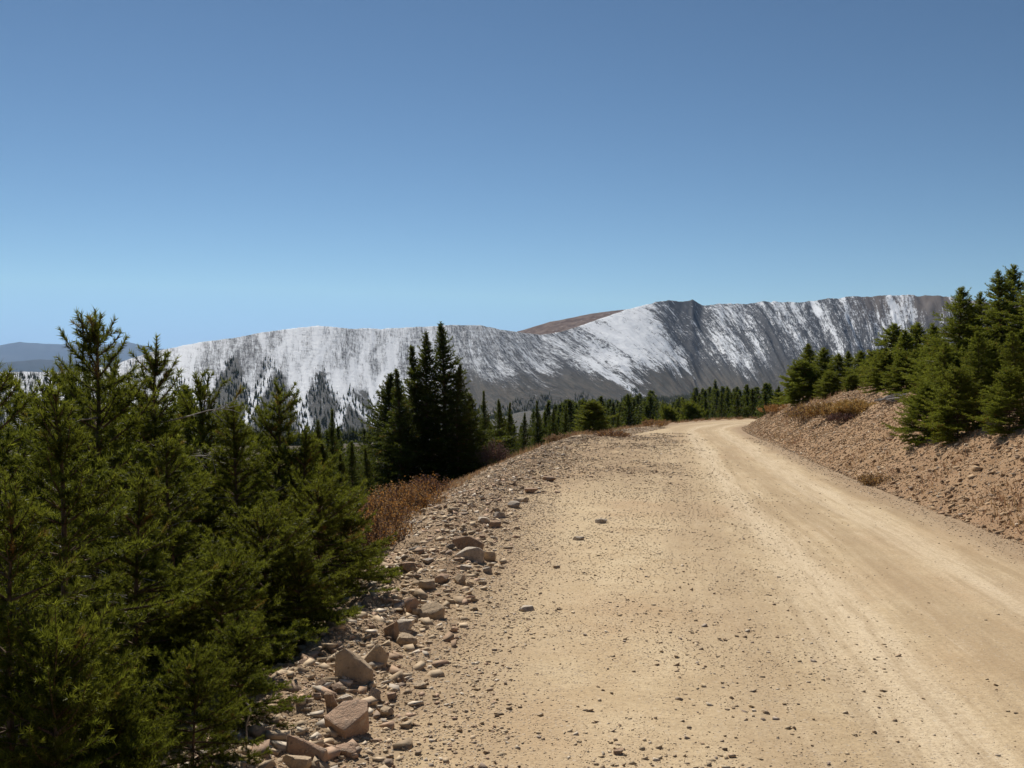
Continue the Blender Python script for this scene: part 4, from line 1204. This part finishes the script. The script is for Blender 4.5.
def dry_grass():
    g = np.random.default_rng(9)
    y = np.concatenate([g.uniform(36, 88, 16000), g.uniform(40, 72, 5000)])
    n1 = 16000
    t = np.interp(y[:n1], LEFT_EDGE[:, 1], LEFT_EDGE[:, 0]) - np.abs(g.normal(.3, 1.0, n1)) - .2
    x = np.concatenate([t, np.interp(y[n1:], RIGHT_EDGE[:, 1], RIGHT_EDGE[:, 0]) + g.uniform(2.5, 6, 5000)])
    yb = np.exp(g.uniform(math.log(9), math.log(60), 14000)); xb = np.interp(yb, RIGHT_EDGE[:, 1], RIGHT_EDGE[:, 0]) + np.abs(g.normal(0, 1.6, 14000)) + .2
    kb = fbm(xb * 1.6, yb * 1.6, 611, 3) > .60
    x = np.concatenate([x, xb[kb]]); y = np.concatenate([y, yb[kb]])
    k = (fbm(x * .5, y * .5, 601, 3) > .47) | (np.arange(len(x)) >= 21000)
    x, y = x[k], y[k]
    yl = np.exp(g.uniform(math.log(5), math.log(40), 26000)); xl = np.interp(yl, LEFT_EDGE[:, 1], LEFT_EDGE[:, 0]) - 1.1 - np.abs(g.normal(0, 1.2, 26000))
    kl = fbm(xl * .9, yl * .9, 621, 3) > .52
    x = np.concatenate([x, xl[kl]]); y = np.concatenate([y, yl[kl]])
    n = len(x); z = height(x, y)
    h = g.uniform(.10, .32, n) * np.where(y < 34, .45, 1); a = g.uniform(0, 6.28, n); w = .012
    b = np.stack([x, y, z - .02], 1); d = np.stack([np.cos(a) * w, np.sin(a) * w, 0 * a], 1)
    tip = b + np.stack([g.normal(0, .3, n) * h, g.normal(0, .3, n) * h, h], 1)
    V = np.stack([b - d, b + d, tip], 1).reshape(-1, 3)
    col = np.array(DRYG)[g.integers(0, 3, n)] * g.uniform(.9, 1.6, (n, 1))
    o = link('dry_grass', mesh_np('dry_grass', V, np.arange(3 * n).reshape(-1, 3), M_LEAF, False, {'col': np.repeat(col, 3, 0)}))
    tag(o, 'dry brown grass fringing the road at the bend', 'grass', kind='stuff')
dry_grass()

def dead_branches():
    p = hit(893, 402)
    o = thing('dead_branch', tuple(p), 'grey dead branches lying on top of the cut bank', 'dead branch')
    g = np.random.default_rng(31); paths, rads = [], []
    for i in range(26):
        b = np.array([g.uniform(-.5, .4), g.uniform(-.3, .3), g.uniform(0, .1)])
        a = g.uniform(-.5, .7); L = g.uniform(.6, 1.4)
        d = np.array([math.cos(a), g.normal(0, .4), .25 + .35 * g.random()]); d /= np.linalg.norm(d)
        s = np.linspace(0, 1, 5)[:, None]
        paths.append(b + d * L * s + g.normal(0, .03, (5, 3)) + np.array([0, 0, -.35]) * s ** 2 * L)
        rads.append(np.linspace(.032, .010, 5))
    V, Q = tubes(paths, rads, 5)
    link('limb', mesh_np('limb', V, Q, M_DEAD, True), o)
dead_branches()

def twig():
    p = hit(246, 752)
    P = np.array([[0, 0, -.02], [.004, 0, .06], [.0, .005, .12], [.01, .01, .155], [.018, .01, .18], [.012, .012, .205], [-.008, .012, .222]])
    V, Q = tubes([P], [np.array([.0035, .0035, .004, .005, .006, .005, .003])], 6)
    o = link('twig', mesh_np('twig', V, Q, M_DEAD, True)); o.location = p
    tag(o, 'bent bleached twig sticking up from the gravel beside the low spruce', 'twig')
twig()

# ------------------------------------------------------------------ air
def haze():
    bm = bmesh.new(); bmesh.ops.create_cube(bm, size=1)
    me = bpy.data.meshes.new('haze'); bm.to_mesh(me); bm.free()
    o = link('haze', me); o.scale = (94000, 94000, 1300 + 482); o.location = (0, 0, (1300 - 482) / 2)
    m, n, l = mat('thin_air')
    v = n.new('ShaderNodeVolumePrincipled')
    v.inputs['Color'].default_value = (.44, .65, 1, 1); v.inputs['Density'].default_value = HAZE
    v.inputs['Anisotropy'].default_value = .3
    out = n.new('ShaderNodeOutputMaterial'); l.new(v.outputs[0], out.inputs['Volume'])
    me.materials.append(m); tag(o, kind='stuff')
    o['label'] = 'thin blue haze over the distant hills'; o['category'] = 'haze'
HAZE = 2.4e-5
haze()

# ------------------------------------------------------------------ light, sky, camera
SUN_AZ, SUN_EL = -21., 44.
W = bpy.data.worlds.new('World'); SC.world = W; W.use_nodes = True
wn, wl = W.node_tree.nodes, W.node_tree.links
wn.clear()
sky = wn.new('ShaderNodeTexSky'); sky.sky_type = 'NISHITA'; sky.sun_disc = False
sky.sun_elevation = R(SUN_EL); sky.sun_rotation = R(SUN_AZ); sky.altitude = 3400
sky.air_density = 1.0; sky.dust_density = .2; sky.ozone_density = 1.5
bg = wn.new('ShaderNodeBackground'); bg.inputs[1].default_value = .06
wo = wn.new('ShaderNodeOutputWorld')
hs = wn.new('ShaderNodeGamma'); hs.inputs[1].default_value = 1.28; cap = wn.new('ShaderNodeMix'); cap.data_type = 'RGBA'; cap.blend_type = 'DARKEN'; cap.inputs[0].default_value = 1; cap.inputs[7].default_value = (5.5, 8, 11.5, 1)
wl.new(sky.outputs[0], cap.inputs[6]); wl.new(cap.outputs[2], hs.inputs[0])
tint = wn.new('ShaderNodeMix'); tint.data_type = 'RGBA'; tint.blend_type = 'MULTIPLY'; tint.inputs[0].default_value = 1; tint.inputs[7].default_value = (.63, .69, .615, 1)
wl.new(hs.outputs[0], tint.inputs[6]); wl.new(tint.outputs[2], bg.inputs[0]); wl.new(bg.outputs[0], wo.inputs[0])
L = bpy.data.lights.new('sun', 'SUN'); L.energy = 5.0; L.angle = R(.53); L.color = (1, .95, .87)
so = bpy.data.objects.new('sun', L); COL.objects.link(so)
sd = Vector((math.sin(R(SUN_AZ)) * math.cos(R(SUN_EL)), math.cos(R(SUN_AZ)) * math.cos(R(SUN_EL)), math.sin(R(SUN_EL))))
so.rotation_euler = sd.to_track_quat('Z', 'Y').to_euler(); so.location = (0, 0, 50)

cam = bpy.data.cameras.new('camera'); cam.sensor_width = 36; cam.lens = F / 1024 * 36
cam.clip_start = .05; cam.clip_end = 150000
co = bpy.data.objects.new('camera', cam); COL.objects.link(co)
co.location = (0, 0, EYE); co.rotation_euler = (R(90) - PITCH, 0, 0)
SC.camera = co
vs = SC.view_settings
vs.view_transform = 'Standard'; vs.look = 'None'; vs.exposure = .1; vs.gamma = 1.; vs.use_curve_mapping = False
cy = SC.cycles
cy.use_denoising = True
try: cy.denoiser = 'OPENIMAGEDENOISE'; cy.denoising_prefilter = 'ACCURATE'
except Exception: pass
cy.max_bounces = 6; cy.diffuse_bounces = 3; cy.glossy_bounces = 2; cy.transmission_bounces = 4; cy.volume_bounces = 1; cy.transparent_max_bounces = 4
cy.sample_clamp_indirect = 4
